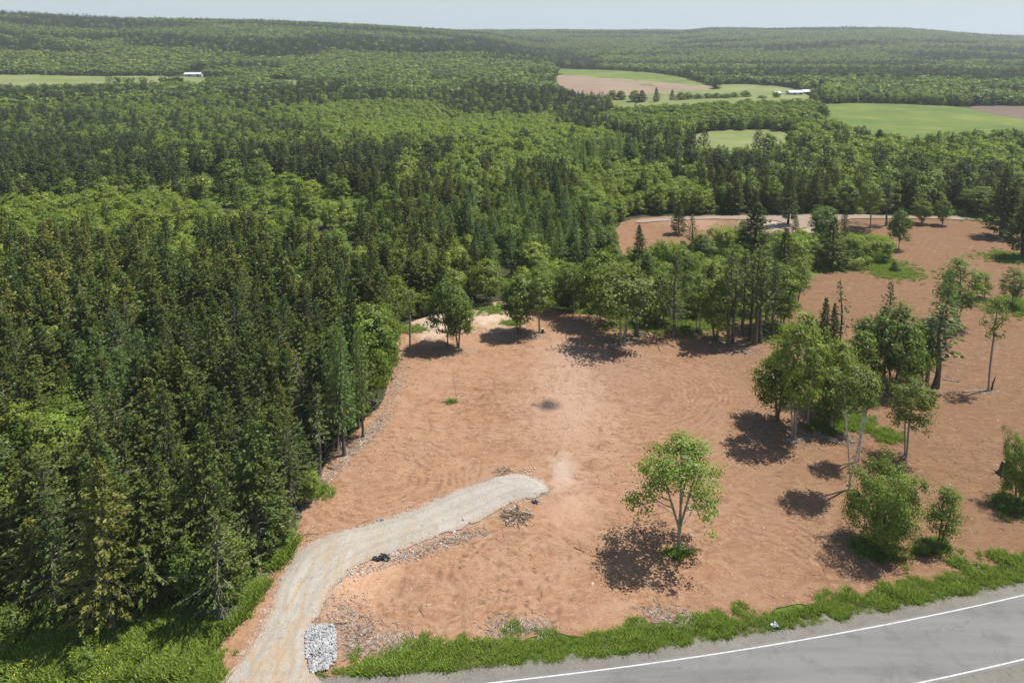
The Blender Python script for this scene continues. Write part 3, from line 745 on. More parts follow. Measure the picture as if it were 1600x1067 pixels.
# ------------------------------------------------------------------ the models
K = {}
for i, (R, tw, b) in enumerate([(2.4, 13, .10), (2.1, 12, .14), (2.7, 14, .08)]):
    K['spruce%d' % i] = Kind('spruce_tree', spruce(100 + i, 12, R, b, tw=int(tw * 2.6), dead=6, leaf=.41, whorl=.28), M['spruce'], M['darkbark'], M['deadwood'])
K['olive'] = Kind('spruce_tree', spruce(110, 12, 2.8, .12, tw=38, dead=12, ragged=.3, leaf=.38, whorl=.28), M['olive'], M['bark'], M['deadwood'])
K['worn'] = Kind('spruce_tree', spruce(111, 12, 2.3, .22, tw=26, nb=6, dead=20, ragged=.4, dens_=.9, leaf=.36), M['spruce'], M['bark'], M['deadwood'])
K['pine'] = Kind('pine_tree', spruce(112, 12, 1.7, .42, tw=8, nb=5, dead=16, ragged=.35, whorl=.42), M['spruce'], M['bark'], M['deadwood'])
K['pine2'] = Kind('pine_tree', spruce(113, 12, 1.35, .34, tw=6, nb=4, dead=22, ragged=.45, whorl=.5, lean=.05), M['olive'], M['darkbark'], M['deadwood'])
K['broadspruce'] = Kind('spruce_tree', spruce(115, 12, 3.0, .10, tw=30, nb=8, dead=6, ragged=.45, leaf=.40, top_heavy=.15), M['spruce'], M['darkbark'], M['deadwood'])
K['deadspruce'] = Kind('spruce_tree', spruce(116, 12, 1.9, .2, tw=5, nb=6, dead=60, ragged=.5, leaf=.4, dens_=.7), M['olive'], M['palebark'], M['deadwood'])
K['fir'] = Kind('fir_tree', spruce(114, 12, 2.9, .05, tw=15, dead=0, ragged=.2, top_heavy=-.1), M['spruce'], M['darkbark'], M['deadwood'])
for i in range(2):
    K['larch%d' % i] = Kind('larch_tree', spruce(120 + i, 12, 2.6, .22, tw=20, nb=6, soft=True, droop=.12, ragged=.3, leaf=.6, dead=6), M['larch'], M['bark'], M['bark'])
K['maple0'] = Kind('maple_tree', broad(200, 10, 3.2, .22, 190, 52, .28, .60, stems=3, spread=.2, fork=.2, trunk_r=.09), M['broad'], M['bark'], H=10)
K['maple1'] = Kind('maple_tree', broad(201, 10, 2.7, .20, 150, 46, .32, .60, stems=2, spread=.25), M['broad'], M['bark'], H=10)
K['maple2'] = Kind('maple_tree', broad(202, 10, 3.6, .12, 190, 44, .34, .66, shape='ovoid', stems=3, spread=.3, sparse=.15), M['broad'], M['bark'], H=10)
K['lone'] = Kind('maple_tree', broad(207, 10, 3.3, .24, 200, 26, .20, .50, stems=4, spread=.20, sparse=.32, shape='ovoid', tufty=.6, side_limb=True, trunk_r=.085, fork=.26), M['bright'], M['palebark'], H=10)
K['aspen0'] = Kind('aspen_tree', broad(210, 12, 2.3, .30, 130, 34, .28, .50, shape='tall', stems=1, sparse=.22, trunk_r=.13), M['broad'], M['palebark'], H=12)
K['aspen1'] = Kind('aspen_tree', broad(211, 12, 2.6, .26, 140, 34, .28, .52, shape='tall', stems=3, spread=.22, sparse=.25, trunk_r=.085), M['broad'], M['palebark'], H=12)
K['birch0'] = Kind('birch_tree', broad(220, 11, 1.9, .60, 90, 44, .22, .46, shape='tall', stems=2, spread=.30, clean=True, trunk_r=.085, fork=.10), M['birchleaf'], M['birchbark'], H=11)
K['birch1'] = Kind('birch_tree', broad(221, 9, 2.3, .34, 110, 48, .23, .50, shape='round', stems=2, spread=.12, sparse=.1, trunk_r=.10), M['birchleaf'], M['palebark'], H=9)
K['thin'] = Kind('birch_tree', broad(222, 11, 1.5, .48, 42, 30, .22, .45, shape='tall', stems=1, sparse=.3, trunk_r=.12), M['birchleaf'], M['palebark'], H=11)
K['willow'] = Kind('willow_tree', broad(233, 7, 2.9, .10, 230, 95, .16, .46, shape='round', stems=3, spread=.35, hang=.25, trunk_r=.09), M['broad'], M['bark'], H=7)
K['wisp'] = Kind('young_tree', broad(231, 6, 1.5, .15, 80, 50, .16, .40, shape='ovoid', stems=2, spread=.2, hang=.2, lean=.12, trunk_r=.07), M['broad'], M['darkbark'], H=6)
K['round0'] = Kind('broadleaf_tree', broad(240, 10, 3.0, .12, 170, 40, .33, .60), M['broad'], M['bark'], H=10)
K['round1'] = Kind('broadleaf_tree', broad(241, 10, 2.4, .16, 140, 40, .33, .58, shape='tall'), M['bright'], M['palebark'], H=10)
K['round2'] = Kind('broadleaf_tree', broad(242, 10, 2.6, .14, 130, 40, .31, .58, shape='tall', stems=2, spread=.2, sparse=.2), M['broad'], M['palebark'], H=10)
K['bush0'] = Kind('bush', broad(250, 4, 2.1, .02, 120, 40, .24, .42, shape='round', stems=4, spread=.4, trunk_r=.05), M['bright'], M['bark'], H=4)
K['bush1'] = Kind('bush', broad(251, 4, 1.8, .02, 100, 40, .24, .42, shape='ovoid', stems=4, spread=.4, trunk_r=.05), M['broad'], M['bark'], H=4)

CATS = {'spruce_tree': 'spruce', 'pine_tree': 'pine', 'fir_tree': 'fir', 'larch_tree': 'larch', 'maple_tree': 'maple', 'aspen_tree': 'aspen', 'birch_tree': 'birch', 'willow_tree': 'willow', 'young_tree': 'tree', 'broadleaf_tree': 'tree', 'bush': 'bush'}
def plant(kind, x, y, h, r=None, rot=0., label=None, group=None, tilt=(0, 0), name=None):
    k = K[kind]
    o = bpy.data.objects.new(name or k.name, None); COL.objects.link(o)
    o.empty_display_size = .5
    o.location = (x, y, float(terrain(x, y)) + (.10 if inpoly([x], [y], SOIL)[0] else 0) - .05)
    sz = h / k.H; sx = sz if r is None else r / k.R
    o.scale = (sx, sx, sz); o.rotation_euler = (tilt[0], tilt[1], rot)
    tr = link('trunk', k.trunk, o); link('crown', k.crown, o)
    if k.limbs: link('branches', k.limbs, tr)
    tag(o, label, CATS[k.name], group); return o
def h_from(py_top, x, y, z=0):
    # tree height from where its top shows
    return (CAM_H - z) + y * row_tan(py_top)
PLANTED = []
def put(kind, bx, by, top, hw, label, rot=None, group=None, tilt=(0, 0), name=None):
    x, y, z = at1(bx, by)
    h = max(.6, float(h_from(top, x, y, z)))
    dep = y * cP - (z + h * .6 - CAM_H) * sP
    r = hw / FPX * dep
    PLANTED.append((x, y))
    return plant(kind, x, y, h, r, RNG.uniform(0, 6.28) if rot is None else rot, label, group, tilt, name)

# single trees of the clearing: kind, base x, base y, top y, half width, label
T = [
 ('lone', 1060, 861, 675, 78, 'airy lone maple with one low side limb, alone in the front of the bare soil', 0.0),
 ('maple0', 699, 542, 432, 33, 'dense green maple at the left end of the tree row behind the clearing'),
 ('maple1', 716, 544, 440, 24, 'thin-stemmed maple close against the right side of the leftmost row maple'),
 ('thin', 641, 547, 440, 20, 'slender pale birch standing where the spruce wood meets the far left corner of the soil'),
 ('maple1', 811, 522, 420, 31, 'many-stemmed green maple on an island of chips at the far middle'),
 ('aspen0', 843, 520, 416, 27, 'slim leaning tree right of the many-stemmed maple, beside the short dark stump'),
 ('maple0', 760, 470, 402, 27, 'round maple behind the far tip of the pale sandy patch'),
 ('aspen0', 897, 489, 405, 27, 'maple with a thin straight stem on the grass edge, left of the big round maple'),
 ('maple0', 938, 504, 390, 42, 'big dark green round-crowned maple on a short stout trunk at the back of the clearing'),
 ('aspen1', 864, 487, 425, 20, 'small light tree on the grass strip behind the slim leaning tree'),
 ('birch1', 972, 539, 416, 54, 'wide olive green tree with fine foliage and forked pale trunk in front of the row'),
 ('pine', 996, 525, 420, 26, 'dark trunked conifer tucked right behind the wide olive green tree'),
 ('worn', 1052, 527, 394, 27, 'tall dark spruce with long bare slanting trunk, next right of the wide olive tree'),
 ('maple1', 1118, 534, 424, 30, 'leafy maple with dark stem low on the right part of the tree row'),
 ('pine', 1137, 541, 379, 20, 'tallest bare-stemmed pine of the tree row, left stem of a close pair'),
 ('pine', 1145, 536, 395, 17, 'bare-stemmed pine, right one of the close pair in the tree row'),
 ('pine2', 1171, 534, 405, 16, 'thin pine, left of the trio of dark stems in the tree row'),
 ('pine', 1179, 539, 384, 23, 'middle and tallest pine of the trio of dark stems in the tree row'),
 ('pine', 1187, 536, 398, 18, 'right pine of the trio of dark stems in the tree row'),
 ('worn', 1206, 525, 403, 22, 'ragged spruce closing the right end of the tree row'),
 ('aspen1', 1245, 478, 402, 20, 'grey-green thin tree behind the right end of the tree row'),
 ('round1', 1247, 437, 368, 21, 'bright yellow-green tree just right of the pointed dark spruce'),
 ('spruce0', 1223, 448, 357, 22, 'pointed dark spruce rising in the middle of the green thicket'),
 ('fir', 1299, 418, 339, 26, 'broad dark fir at the right side of the green thicket'),
 ('aspen0', 1282, 385, 316, 24, 'tall leafy tree right behind the broad dark fir'),
 ('bush0', 1376, 408, 368, 20, 'largest round bush at the right end of the thicket'),
 ('bush0', 1350, 408, 372, 17, 'light green round bush, second from the right end of the thicket'),
 ('bush1', 1327, 410, 371, 16, 'green bush between the broad dark fir and the round light bushes'),
 ('bush0', 1258, 402, 366, 20, 'light bush between the bright yellow-green tree and the broad dark fir'),
 ('spruce1', 1180, 390, 317, 26, 'wide-limbed spruce between the thicket and the far gravel track'),
 ('worn', 1081, 386, 334, 15, 'dark spruce standing alone left of the wide-limbed spruce'),
 ('spruce2', 1060, 366, 315, 13, 'small dark spruce at the far left of the second clearing'),
 ('spruce1', 951, 391, 337, 14, 'dark spruce at the left edge of the second clearing'),
 ('spruce0', 998, 420, 351, 13, 'slim pointed spruce before the near corner of the second clearing'),
 ('spruce2', 1010, 440, 396, 16, 'short dark spruce behind the wide olive tree'),
 ('bush0', 1125, 392, 350, 22, 'bright green bush in front of the second clearing, left of the wide-limbed spruce'),
 ('bush0', 1150, 384, 350, 18, 'bright green bush touching the left side of the wide-limbed spruce'),
 ('bush1', 1100, 400, 366, 22, 'green bush at the near left of the second clearing'),
 ('bush0', 1040, 412, 372, 20, 'pale green bush at the lower left edge of the second clearing'),
 ('maple0', 1404, 390, 324, 17, 'small bright young maple alone on the far right soil'),
 ('fir', 1397, 424, 409, 9, 'tiny fir sapling in the grass right of the thicket'),
 ('spruce2', 1563, 370, 262, 26, 'very tall dark spruce at the right end of the far track'),
 ('spruce0', 1578, 372, 285, 20, 'dark spruce close right of the very tall one by the far track'),
 ('spruce1', 1596, 403, 300, 24, 'dark spruce on a grass patch at the right edge of the photo'),
 ('thin', 1544, 611, 455, 19, 'thin bare-stemmed birch alone on the right soil, sparse crown'),
 ('aspen1', 1583, 478, 418, 22, 'low spreading tree on a grass patch at the right edge of the photo'),
 ('aspen1', 1239, 686, 482, 42, 'tallest leafy aspen of the central right clump, several slim trunks'),
 ('maple1', 1214, 657, 540, 36, 'dark trunked leafy tree at the left edge of the central right clump'),
 ('aspen0', 1262, 665, 486, 28, 'leafy aspen just behind the tallest one of the clump'),
 ('round2', 1298, 668, 572, 36, 'low bushy tree in the shade behind the white birches'),
 ('maple0', 1305, 640, 528, 32, 'shaded green maple in the middle of the central right clump'),
 ('round0', 1342, 618, 512, 30, 'dark rounded tree behind the white-stemmed birches'),
 ('aspen0', 1352, 600, 486, 24, 'slim leafy aspen beside the spreading maple'),
 ('worn', 1268, 630, 500, 20, 'ragged spruce inside the central right clump'),
 ('maple0', 1428, 600, 500, 30, 'green maple between the spreading maple and the ragged dark pine'),
 ('worn', 1448, 596, 492, 24, 'dark spruce close left of the ragged dark pine'),
 ('aspen1', 1090, 518, 428, 26, 'light leafy tree between the slanting bare spruce and the dark-stemmed maple'),
 ('round0', 1030, 505, 420, 28, 'shaded rounded tree behind the slanting bare spruce'),
 ('pine', 1160, 524, 396, 18, 'conifer between the close pair and the trio of dark stems'),
 ('aspen0', 1195, 512, 398, 26, 'leafy tree behind the trio of dark stems'),
 ('round2', 1222, 512, 412, 26, 'green tree right behind the ragged row-end spruce'),
 ('spruce1', 1284, 566, 465, 14, 'narrow dark spruce behind the clump, left of two'),
 ('spruce0', 1299, 566, 475, 12, 'narrow dark spruce behind the clump, right of two'),
 ('pine2', 1312, 560, 440, 15, 'thin leaning pine with a see-through crown behind the clump'),
 ('worn', 1381, 590, 440, 23, 'two-topped spruce behind the large spreading maple of the clump'),
 ('maple2', 1395, 606, 470, 46, 'large spreading maple with open crown in the middle of the right trees'),
 ('pine', 1462, 606, 476, 32, 'ragged dark pine right of the large spreading maple, leaning right'),
 ('larch1', 1474, 540, 420, 26, 'bright green feathery larch behind the ragged dark pine'),
 ('aspen1', 1495, 508, 400, 34, 'tall light aspen behind the bright feathery larch'),
 ('wisp', 1537, 466, 420, 14, 'small dark scrubby tree right of the tall light aspen'),
 ('birch0', 1327, 766, 563, 34, 'white-stemmed birch with three bare forking stems and small top crown'),
 ('birch0', 1342, 722, 575, 24, 'white-stemmed birch just behind and right of the front one'),
 ('birch1', 1415, 714, 588, 35, 'round-headed birch on a single grey trunk right of the white-stemmed birches'),
 ('willow', 1376, 852, 714, 54, 'dense bright green drooping willow with two stems, at the front right'),
 ('wisp', 1468, 850, 745, 28, 'small right-leaning tree wrapped in green, between the willow and the right edge'),
 ('willow', 1588, 785, 672, 30, 'drooping light tree cut by the right edge beside the fallen stump'),
 # front edge of the left wood
 ('olive', 175, 984, 716, 62, 'big olive spruce with grey dead lower limbs at the front of the wood'),
 ('worn', 345, 968, 792, 52, 'dark spruce on a clean straight trunk nearest the mouth of the driveway'),
 ('olive', 60, 950, 810, 48, 'rusty yellow-olive spruce at the bottom left edge of the wood'),
 ('bush0', 132, 1042, 1005, 22, 'round green bush standing in the bottom left meadow'),
 ('bush1', 20, 1000, 945, 30, 'dark leafy bush at the bottom left corner of the wood'),
 ('round2', 295, 945, 835, 28, 'small leafy tree in the gap between the big olive spruce and the clean-trunked dark spruce'),
 ('olive', 262, 925, 715, 44, 'olive spruce behind the big front one'),
 ('spruce2', 405, 868, 655, 52, 'massive dark green spruce beside the bend of the driveway'),
 ('spruce0', 330, 895, 660, 46, 'dark spruce left of the massive one by the driveway bend'),
 ('worn', 455, 800, 640, 32, 'thin spruce with brown dead limbs at the corner of the soil'),
 ('round1', 487, 787, 735, 14, 'bright green bushy sapling at the corner of the wood and the soil'),
 ('pine', 500, 745, 600, 22, 'bare-trunked conifer at the left edge of the soil, lowest of the edge trees'),
 ('larch0', 537, 712, 496, 30, 'bright feathery larch on two bare stems at the left soil edge'),
 ('larch1', 529, 702, 505, 26, 'bright larch crowding the left side of the two-stemmed larch'),
 ('larch0', 568, 683, 512, 22, 'bright larch on a single dark stem above the strip of chips'),
 ('larch1', 560, 668, 520, 20, 'slim larch behind the single dark-stemmed larch'),
 ('maple1', 585, 632, 462, 38, 'tall bright maple leaning over the left edge of the soil'),
 ('maple0', 602, 600, 470, 26, 'green maple behind the tall leaning maple'),
 ('round1', 575, 640, 480, 34, 'light green tree tucked between the larches and the leaning maple'),
 ('spruce0', 555, 640, 440, 24, 'dark narrow spruce poking above the larches'),
 ('round0', 85, 800, 650, 50, 'bright green broadleaf tree among spruces near the left edge'),
 ('olive', 440, 735, 590, 28, 'yellowish small-crowned spruce inside the wood edge'),
 ('round2', 418, 770, 640, 26, 'leafy tree with pale twigs inside the wood edge'),
 ('round0', 362, 302, 246, 30, 'large rounded dark green tree beside the grassy opening in the left wood, left of two'),
 ('round0', 402, 300, 245, 20, 'rounded dark green tree beside the grassy opening in the left wood, right of two'),
 ('round1', 450, 315, 268, 22, 'light green spiky topped tree at the middle of the grassy opening'),
 ('round1', 482, 322, 280, 20, 'light green tree at the right of the grassy opening'),
 ('round2', 1160, 366, 344, 7, 'small sapling beside the far track'),
 ('spruce1', 1231, 352, 265, 15, 'tall thin spruce in front of the far forest edge, standing on the track'),
 ('aspen0', 1360, 357, 278, 20, 'slender tree on the far soil before the dark forest edge'),
 ('pine', 1384, 353, 285, 12, 'thin conifer right of the slender tree before the far forest edge'),
 ('round2', 1440, 350, 310, 15, 'short rounded tree by the far track, left of a small one'),
 ('round2', 1472, 352, 308, 12, 'small dark tree by the far track, next to the pale young larch'),
 ('aspen1', 1525, 336, 290, 24, 'light spreading tree at the right end of the far track'),
]
for t in T:
    put(t[0], t[1], t[2], t[3], t[4], t[5], rot=(t[6] if len(t) > 6 else None))

# ------------------------------------------------------------------ forest filling
BLOBS = [  # picture ellipses that steer which kinds grow where: cx, cy, rx, ry, chance of broadleaf, young
    (500, 150, 500, 12, .35, 0), (250, 165, 130, 26, .75, 0), (620, 185, 230, 26, .98, 1), (340, 200, 160, 20, .5, 0), (800, 150, 120, 26, .3, 0), (60, 190, 120, 26, .4, 0),
    (100, 245, 260, 34, .06, 0), (450, 250, 240, 26, .10, 0), (940, 165, 60, 40, .25, 0), (1150, 180, 190, 26, 1., 0),
    (110, 325, 240, 34, .92, 1), (260, 300, 110, 25, .9, 1), (470, 305, 150, 42, .92, 1), (680, 265, 80, 25, .8, 1), (840, 235, 150, 40, .9, 1), (980, 275, 130, 38, .95, 1), (1010, 310, 160, 26, .95, 1),
    (1280, 245, 330, 26, .68, 1), (1130, 245, 80, 16, .05, 0), (1210, 300, 90, 34, .12, 0), (1450, 240, 160, 26, .82, 1), (1430, 295, 150, 34, .55, 0), (850, 300, 60, 50, .12, 0), (1550, 290, 60, 30, .3, 0),
    (30, 410, 60, 22, .6, 0), (280, 395, 60, 25, .7, 1), (100, 660, 50, 40, .6, 0), (640, 460, 40, 60, .75, 0), (560, 530, 45, 50, .6, 0), (690, 410, 60, 34, .85, 1), (640, 400, 30, 40, .5, 0), (860, 395, 50, 40, .7, 1), (930, 330, 30, 20, .7, 0), (420, 700, 40, 40, .35, 0)]
LARCH = [(790, 350, 60, 46), (230, 565, 55, 40), (870, 350, 60, 36), (720, 335, 40, 30), (150, 600, 60, 40), (940, 235, 60, 15)]
px_soil = SOIL_PX
nearV = []; 
def cand(r0, r1, sp):
    w = r1 * math.sin(math.radians(50))
    gx, gy = np.meshgrid(np.arange(-w, w, sp), np.arange(r0 * .6, r1, sp))
    x = gx.ravel() + RNG.uniform(-.42, .42, gx.size) * sp; y = gy.ravel() + RNG.uniform(-.42, .42, gy.size) * sp
    r = np.hypot(x, y); a = np.abs(np.degrees(np.arctan2(x, y)))
    k = (r >= r0) & (r < r1) & (a < 46); return x[k], y[k], r[k]
FX = {'x': [], 'y': [], 'h': [], 'r': [], 'sp': [], 'rad': [], 'px': [], 'py': []}
PL = np.array(PLANTED)
for band, (r0, r1, sp) in enumerate([(46, 150, 3.1), (150, 330, 4.0), (330, 800, 5.4), (800, 1500, 7.2), (1500, 3400, 9.5)]):
    x, y, r = cand(r0, r1, sp); z = terrain(x, y); px, py = proj(x, y, z)
    keep = ~inpoly(x, y, SOIL) & ~inpoly(x, y, DRIVE) & (road_off(x, y) > 7)
    d = polydist(x, y, SOIL); keep &= (d > 1.6) | (r > 330)
    island = inpoly(px, py, GRASSY_PX[2])
    keep &= ~inpoly(px, py, GRASSY_PX[0]) & ~inpoly(px, py, GRASSY_PX[3])
    keep &= ~(inpoly(px, py, GRASSY_PX[1]) & (RNG.random(len(x)) < .72))
    keep &= ~(island & (RNG.random(len(x)) < .60))
    # trim the bottom left verge and off-frame road side
    keep &= ~((px < 330) & (py > 965))
    # species
    zmid_px, zmid_py = proj(x, y, z + 8.5)
    nz = fbm(x / 90, y / 90, 51, 4)
    pb = np.where(r < 330, .10 + .25 * (nz > .58), np.where(r < 800, np.where(nz > .46, .85, .2), np.where(fbm(x / 300, y / 120, 61, 4) > .45, .95, .12)))
    yg = np.zeros(len(x))
    for cx, cy, rx, ry, p, yy in BLOBS:
        m = ((zmid_px - cx) / rx) ** 2 + ((zmid_py - cy) / ry) ** 2 + (nz - .5) * 1.6 < 1
        pb = np.where(m, p, pb); yg = np.where(m, yy, yg)
    pb = np.where(island, .72, pb)
    is_b = RNG.random(len(x)) < pb
    lm = np.zeros(len(x), bool)
    for cx, cy, rx, ry in LARCH: lm |= ((zmid_px - cx) / rx) ** 2 + ((zmid_py - cy) / ry) ** 2 < 1
    lar = lm & (RNG.random(len(x)) < .45)
    h = np.where(is_b, RNG.uniform(7, 12, len(x)), RNG.uniform(8.5, 16.5, len(x)) * (.85 + .3 * fbm(x / 40, y / 40, 71)) * np.where(r > 190, .86, 1))
    h = np.where(is_b & (yg > 0), RNG.uniform(5.5, 10, len(x)), h)
    h = np.where(is_b & (r > 330), RNG.uniform(8.5, 12, len(x)), h)
    h = np.where(lar, RNG.uniform(11, 15, len(x)), h)
    h = np.where(island & is_b, RNG.uniform(3.5, 8, len(x)), h); h = np.where(island & ~is_b, RNG.uniform(4, 9, len(x)), h)
    h = np.where(r > 800, h * RNG.uniform(.85, 1.2, len(x)), h)
    # young growth crowds closer; thin some of the big ones
    tpx, tpy = proj(x, y, z + h)
    for fp, fe in zip(FIELD_PX, FIELD_EXT): keep &= ~(inpoly(px, py, fe) | inpoly(tpx, tpy + np.where(r > 300, 1.2, 0) + RNG.uniform(-.2, 1.6, len(x)), fp))
    # keep the view onto the second clearing and the far track free
    vis = [(960, 352), (1000, 341), (1160, 338), (1400, 337), (1540, 343), (1560, 372), (1385, 372), (1280, 366), (1200, 366), (1060, 378), (975, 392)]
    keep &= ~((r < 330) & inpoly(tpx, tpy, vis))
    vis2 = [(1262, 440), (1385, 415), (1420, 395), (1600, 400), (1600, 560), (1240, 470)]
    keep &= ~((r < 330) & (inpoly(tpx, tpy, vis2)) & island)
    for vp in ([(290, 272), (350, 285), (440, 290), (530, 318), (592, 322), (600, 350), (540, 358), (490, 350), (420, 322), (340, 312), (285, 306)], [(284, 111), (322, 111), (322, 125), (284, 125)], [(1195, 141), (1290, 139), (1290, 151), (1195, 154)], [(282, 282), (330, 276), (350, 296), (330, 312), (286, 306)], [(425, 300), (470, 312), (560, 318), (500, 335), (430, 322)]):
        keep &= ~((inpoly(tpx, tpy, vp) & (RNG.random(len(x)) < .93)) | (inpoly(px, py, vp) & (RNG.random(len(x)) < .9)))
    if len(PL): 
        dd = np.full(len(x), 1e9)
        if r0 < 330:
            for qx, qy in PL: dd = np.minimum(dd, np.hypot(x - qx, y - qy))
            keep &= dd > 2.0
    keep &= ~((r < 240) & (fbm(x / 13, y / 13, 150, 3) > .78))
    keep &= (px > -330) & (px < 1930)
    sp_ = np.where(lar, 2, np.where(is_b, np.where(yg > 0, 3, 1), 0))
    rad = np.where(sp_ == 0, h * RNG.uniform(.16, .225, len(x)) * np.where(r > 260, 1.25, 1.05), np.where(sp_ == 2, h * .2, h * RNG.uniform(.27, .36, len(x))))
    for kx, v in (('x', x), ('y', y), ('h', h), ('r', r), ('sp', sp_), ('rad', rad), ('px', px), ('py', tpy)): FX[kx].append(v[keep])
FX = {k: np.concatenate(v) for k, v in FX.items()}
print('forest trees', len(FX['x']))
inframe = (FX['px'] > -60) & (FX['px'] < 1660) & (FX['py'] < 1067)
single = np.zeros(len(FX['x']), bool)
for sset, n in (((0,), 262), ((1, 3), 262), ((2,), 60)):
    m = np.isin(FX['sp'], sset) & inframe
    idx = np.where(m)[0]; idx = idx[np.argsort(FX['r'][idx])][:n]; single[idx] = True
SP_L = ['spruce0', 'spruce1', 'spruce2', 'spruce0', 'spruce1', 'spruce2', 'broadspruce', 'broadspruce', 'olive', 'olive', 'worn', 'spruce0', 'broadspruce', 'spruce1', 'worn', 'spruce2', 'deadspruce']
LM = [(175, 800, 'the big olive spruce'), (345, 860, 'the clean-trunked spruce'), (60, 860, 'the rusty corner spruce'), (405, 740, 'the massive dark spruce'), (455, 700, 'the brown-limbed spruce'), (500, 650, 'the bare-trunked edge conifer'), (537, 570, 'the two-stemmed larch'),
 (585, 520, 'the leaning edge maple'), (85, 700, 'the bright inner broadleaf'), (362, 270, 'the large rounded tree'), (450, 290, 'the spiky light tree'), (641, 480, 'the pale corner birch'), (699, 480, 'the leftmost row maple'), (763, 430, 'the round sandy-patch maple'),
 (843, 460, 'the slim stump-side tree'), (938, 430, 'the big round-crowned maple'), (985, 450, 'the wide olive tree'), (1052, 440, 'the slanting bare spruce'), (1137, 450, 'the tallest row pine'), (1223, 390, 'the pointed thicket spruce'), (1299, 370, 'the broad dark fir'), (951, 360, 'the second clearing spruce'),
 (1180, 350, 'the wide-limbed spruce'), (1563, 310, 'the tallest right spruce'), (1231, 300, 'the thin track spruce'), (1360, 310, 'the slender track tree'), (230, 480, 'the left wood centre'), (120, 480, 'the left wood edge'), (330, 560, 'the darkest spruce stand'), (160, 330, 'the pale young growth'), (790, 350, 'the larch stand')]
USED = {}
def where(px, py, h, s, slim):
    d = [((px - a) ** 2 + ((py - b) * 1.3) ** 2, a, b, n) for a, b, n in LM]; d, a, b, n = min(d)
    dx, dy = px - a, py - b
    if abs(dx) > abs(dy) * .8: rel = ('just ' if abs(dx) < 45 else 'well ') + ('left of' if dx < 0 else 'right of')
    else: rel = ('close ' if abs(dy) < 35 else 'far ') + ('behind' if dy < 0 else 'in front of')
    return rel + ' ' + n
def zone(px, py, r, right):
    if r < 78: return 'in the first ranks of the left wood near the road'
    if r < 95: return 'in the left wood behind the front ranks'
    if px < 220: return 'deep in the left wood towards the left edge'
    if px < 560: return 'in the middle of the left wood'
    if px < 870: return 'in the wood behind the far end of the clearing'
    if r < 215: return 'in the thicket between the two clearings'
    return 'in the forest beyond the far gravel track'
for i in np.where(single)[0]:
    x, y, h, rr, s = FX['x'][i], FX['y'][i], FX['h'][i], FX['rad'][i], FX['sp'][i]
    zn = zone(FX['px'][i], FX['py'][i], FX['r'][i], 0); ht = 'tall' if h > 13.5 or (s != 0 and h > 10.5) else ('short' if h < (10 if s == 0 else 6) else 'middling'); sl_ = 'slim' if rr / h < (.19 if s == 0 else .3) else 'broad'; mid_y = proj(x, y, terrain(x, y) + h * .6)[1]; wh = where(FX['px'][i], float(mid_y), h, s, 0)
    if s == 0:
        k = SP_L[RNG.integers(len(SP_L))]; adj = {'olive': 'olive green spruce', 'worn': 'thin spruce with dead lower limbs', 'deadspruce': 'half-dead grey spruce', 'broadspruce': 'wide dark spruce'}.get(k, 'dark green spruce'); rr *= 1.15
    elif s == 2: k = 'larch%d' % RNG.integers(2); adj = 'feathery blue-green larch'
    elif s == 3: k = ('round1', 'round1', 'round2')[RNG.integers(3)]; adj = 'young light green broadleaf tree'
    else: k = ('round0', 'round1', 'round2', 'maple0', 'aspen0')[RNG.integers(5)]; adj = 'green broadleaf tree'
    nm = None
    if s in (1, 3): nm = 'broadleaf_tree'
    ad2 = {'thin spruce with dead lower limbs': 'dead-limbed spruce', 'feathery blue-green larch': 'feathery larch', 'young light green broadleaf tree': 'pale young tree'}.get(adj, adj); lab = ht + ' ' + sl_ + ' ' + ad2 + ' ' + wh; zg = adj + ' ' + zn
    o = plant(k, x, y, h, rr, RNG.uniform(0, 6.28), lab, zg.replace('spruce ', 'spruces ').replace('larch ', 'larches ').replace('tree ', 'trees ', 1), name=nm)
    if nm: o['category'] = 'tree'
    USED.setdefault(lab, []).append((float(FX['px'][i]), o))
ORD = ['first', 'second', 'third', 'fourth', 'fifth', 'sixth', 'seventh', 'eighth', 'ninth', 'tenth', 'eleventh', 'twelfth', 'thirteenth', 'fourteenth', 'fifteenth', 'sixteenth']
for lab, lst in USED.items():
    if 1 < len(lst) <= 16:
        for q, (_, o) in enumerate(sorted(lst, key=lambda v: v[0])):
            nm_ = ('leftmost' if q == 0 else 'rightmost' if q == len(lst) - 1 else ORD[q] + ' from left')
            o['label'] = lab + ', ' + nm_
# the rest of the forest: masses
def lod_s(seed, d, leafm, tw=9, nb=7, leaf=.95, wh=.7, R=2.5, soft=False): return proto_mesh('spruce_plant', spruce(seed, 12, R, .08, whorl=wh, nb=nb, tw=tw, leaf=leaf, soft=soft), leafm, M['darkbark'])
def lod_b(seed, N, per, leaf, cl, leafm, shape='ovoid', H=10, R=3.0): return proto_mesh('leafy_plant', broad(seed, H, R, .08, N, per, leaf, cl, shape=shape), leafm, M['bark'])
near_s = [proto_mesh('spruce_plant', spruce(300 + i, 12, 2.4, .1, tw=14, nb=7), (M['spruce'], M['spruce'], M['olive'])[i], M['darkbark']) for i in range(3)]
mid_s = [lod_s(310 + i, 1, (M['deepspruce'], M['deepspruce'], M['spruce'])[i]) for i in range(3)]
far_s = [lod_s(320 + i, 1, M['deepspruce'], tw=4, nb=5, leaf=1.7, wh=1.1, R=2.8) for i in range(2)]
near_b = [lod_b(330, 130, 34, .42, .66, M['broad']), lod_b(331, 110, 34, .42, .62, M['bright'], 'tall'), lod_b(332, 120, 34, .40, .6, M['broad'], 'tall')]
mid_b = [lod_b(340, 60, 20, .75, .8, M['broad']), lod_b(341, 60, 20, .75, .75, M['bright'], 'tall'), lod_b(342, 60, 20, .75, .8, M['broad'])]
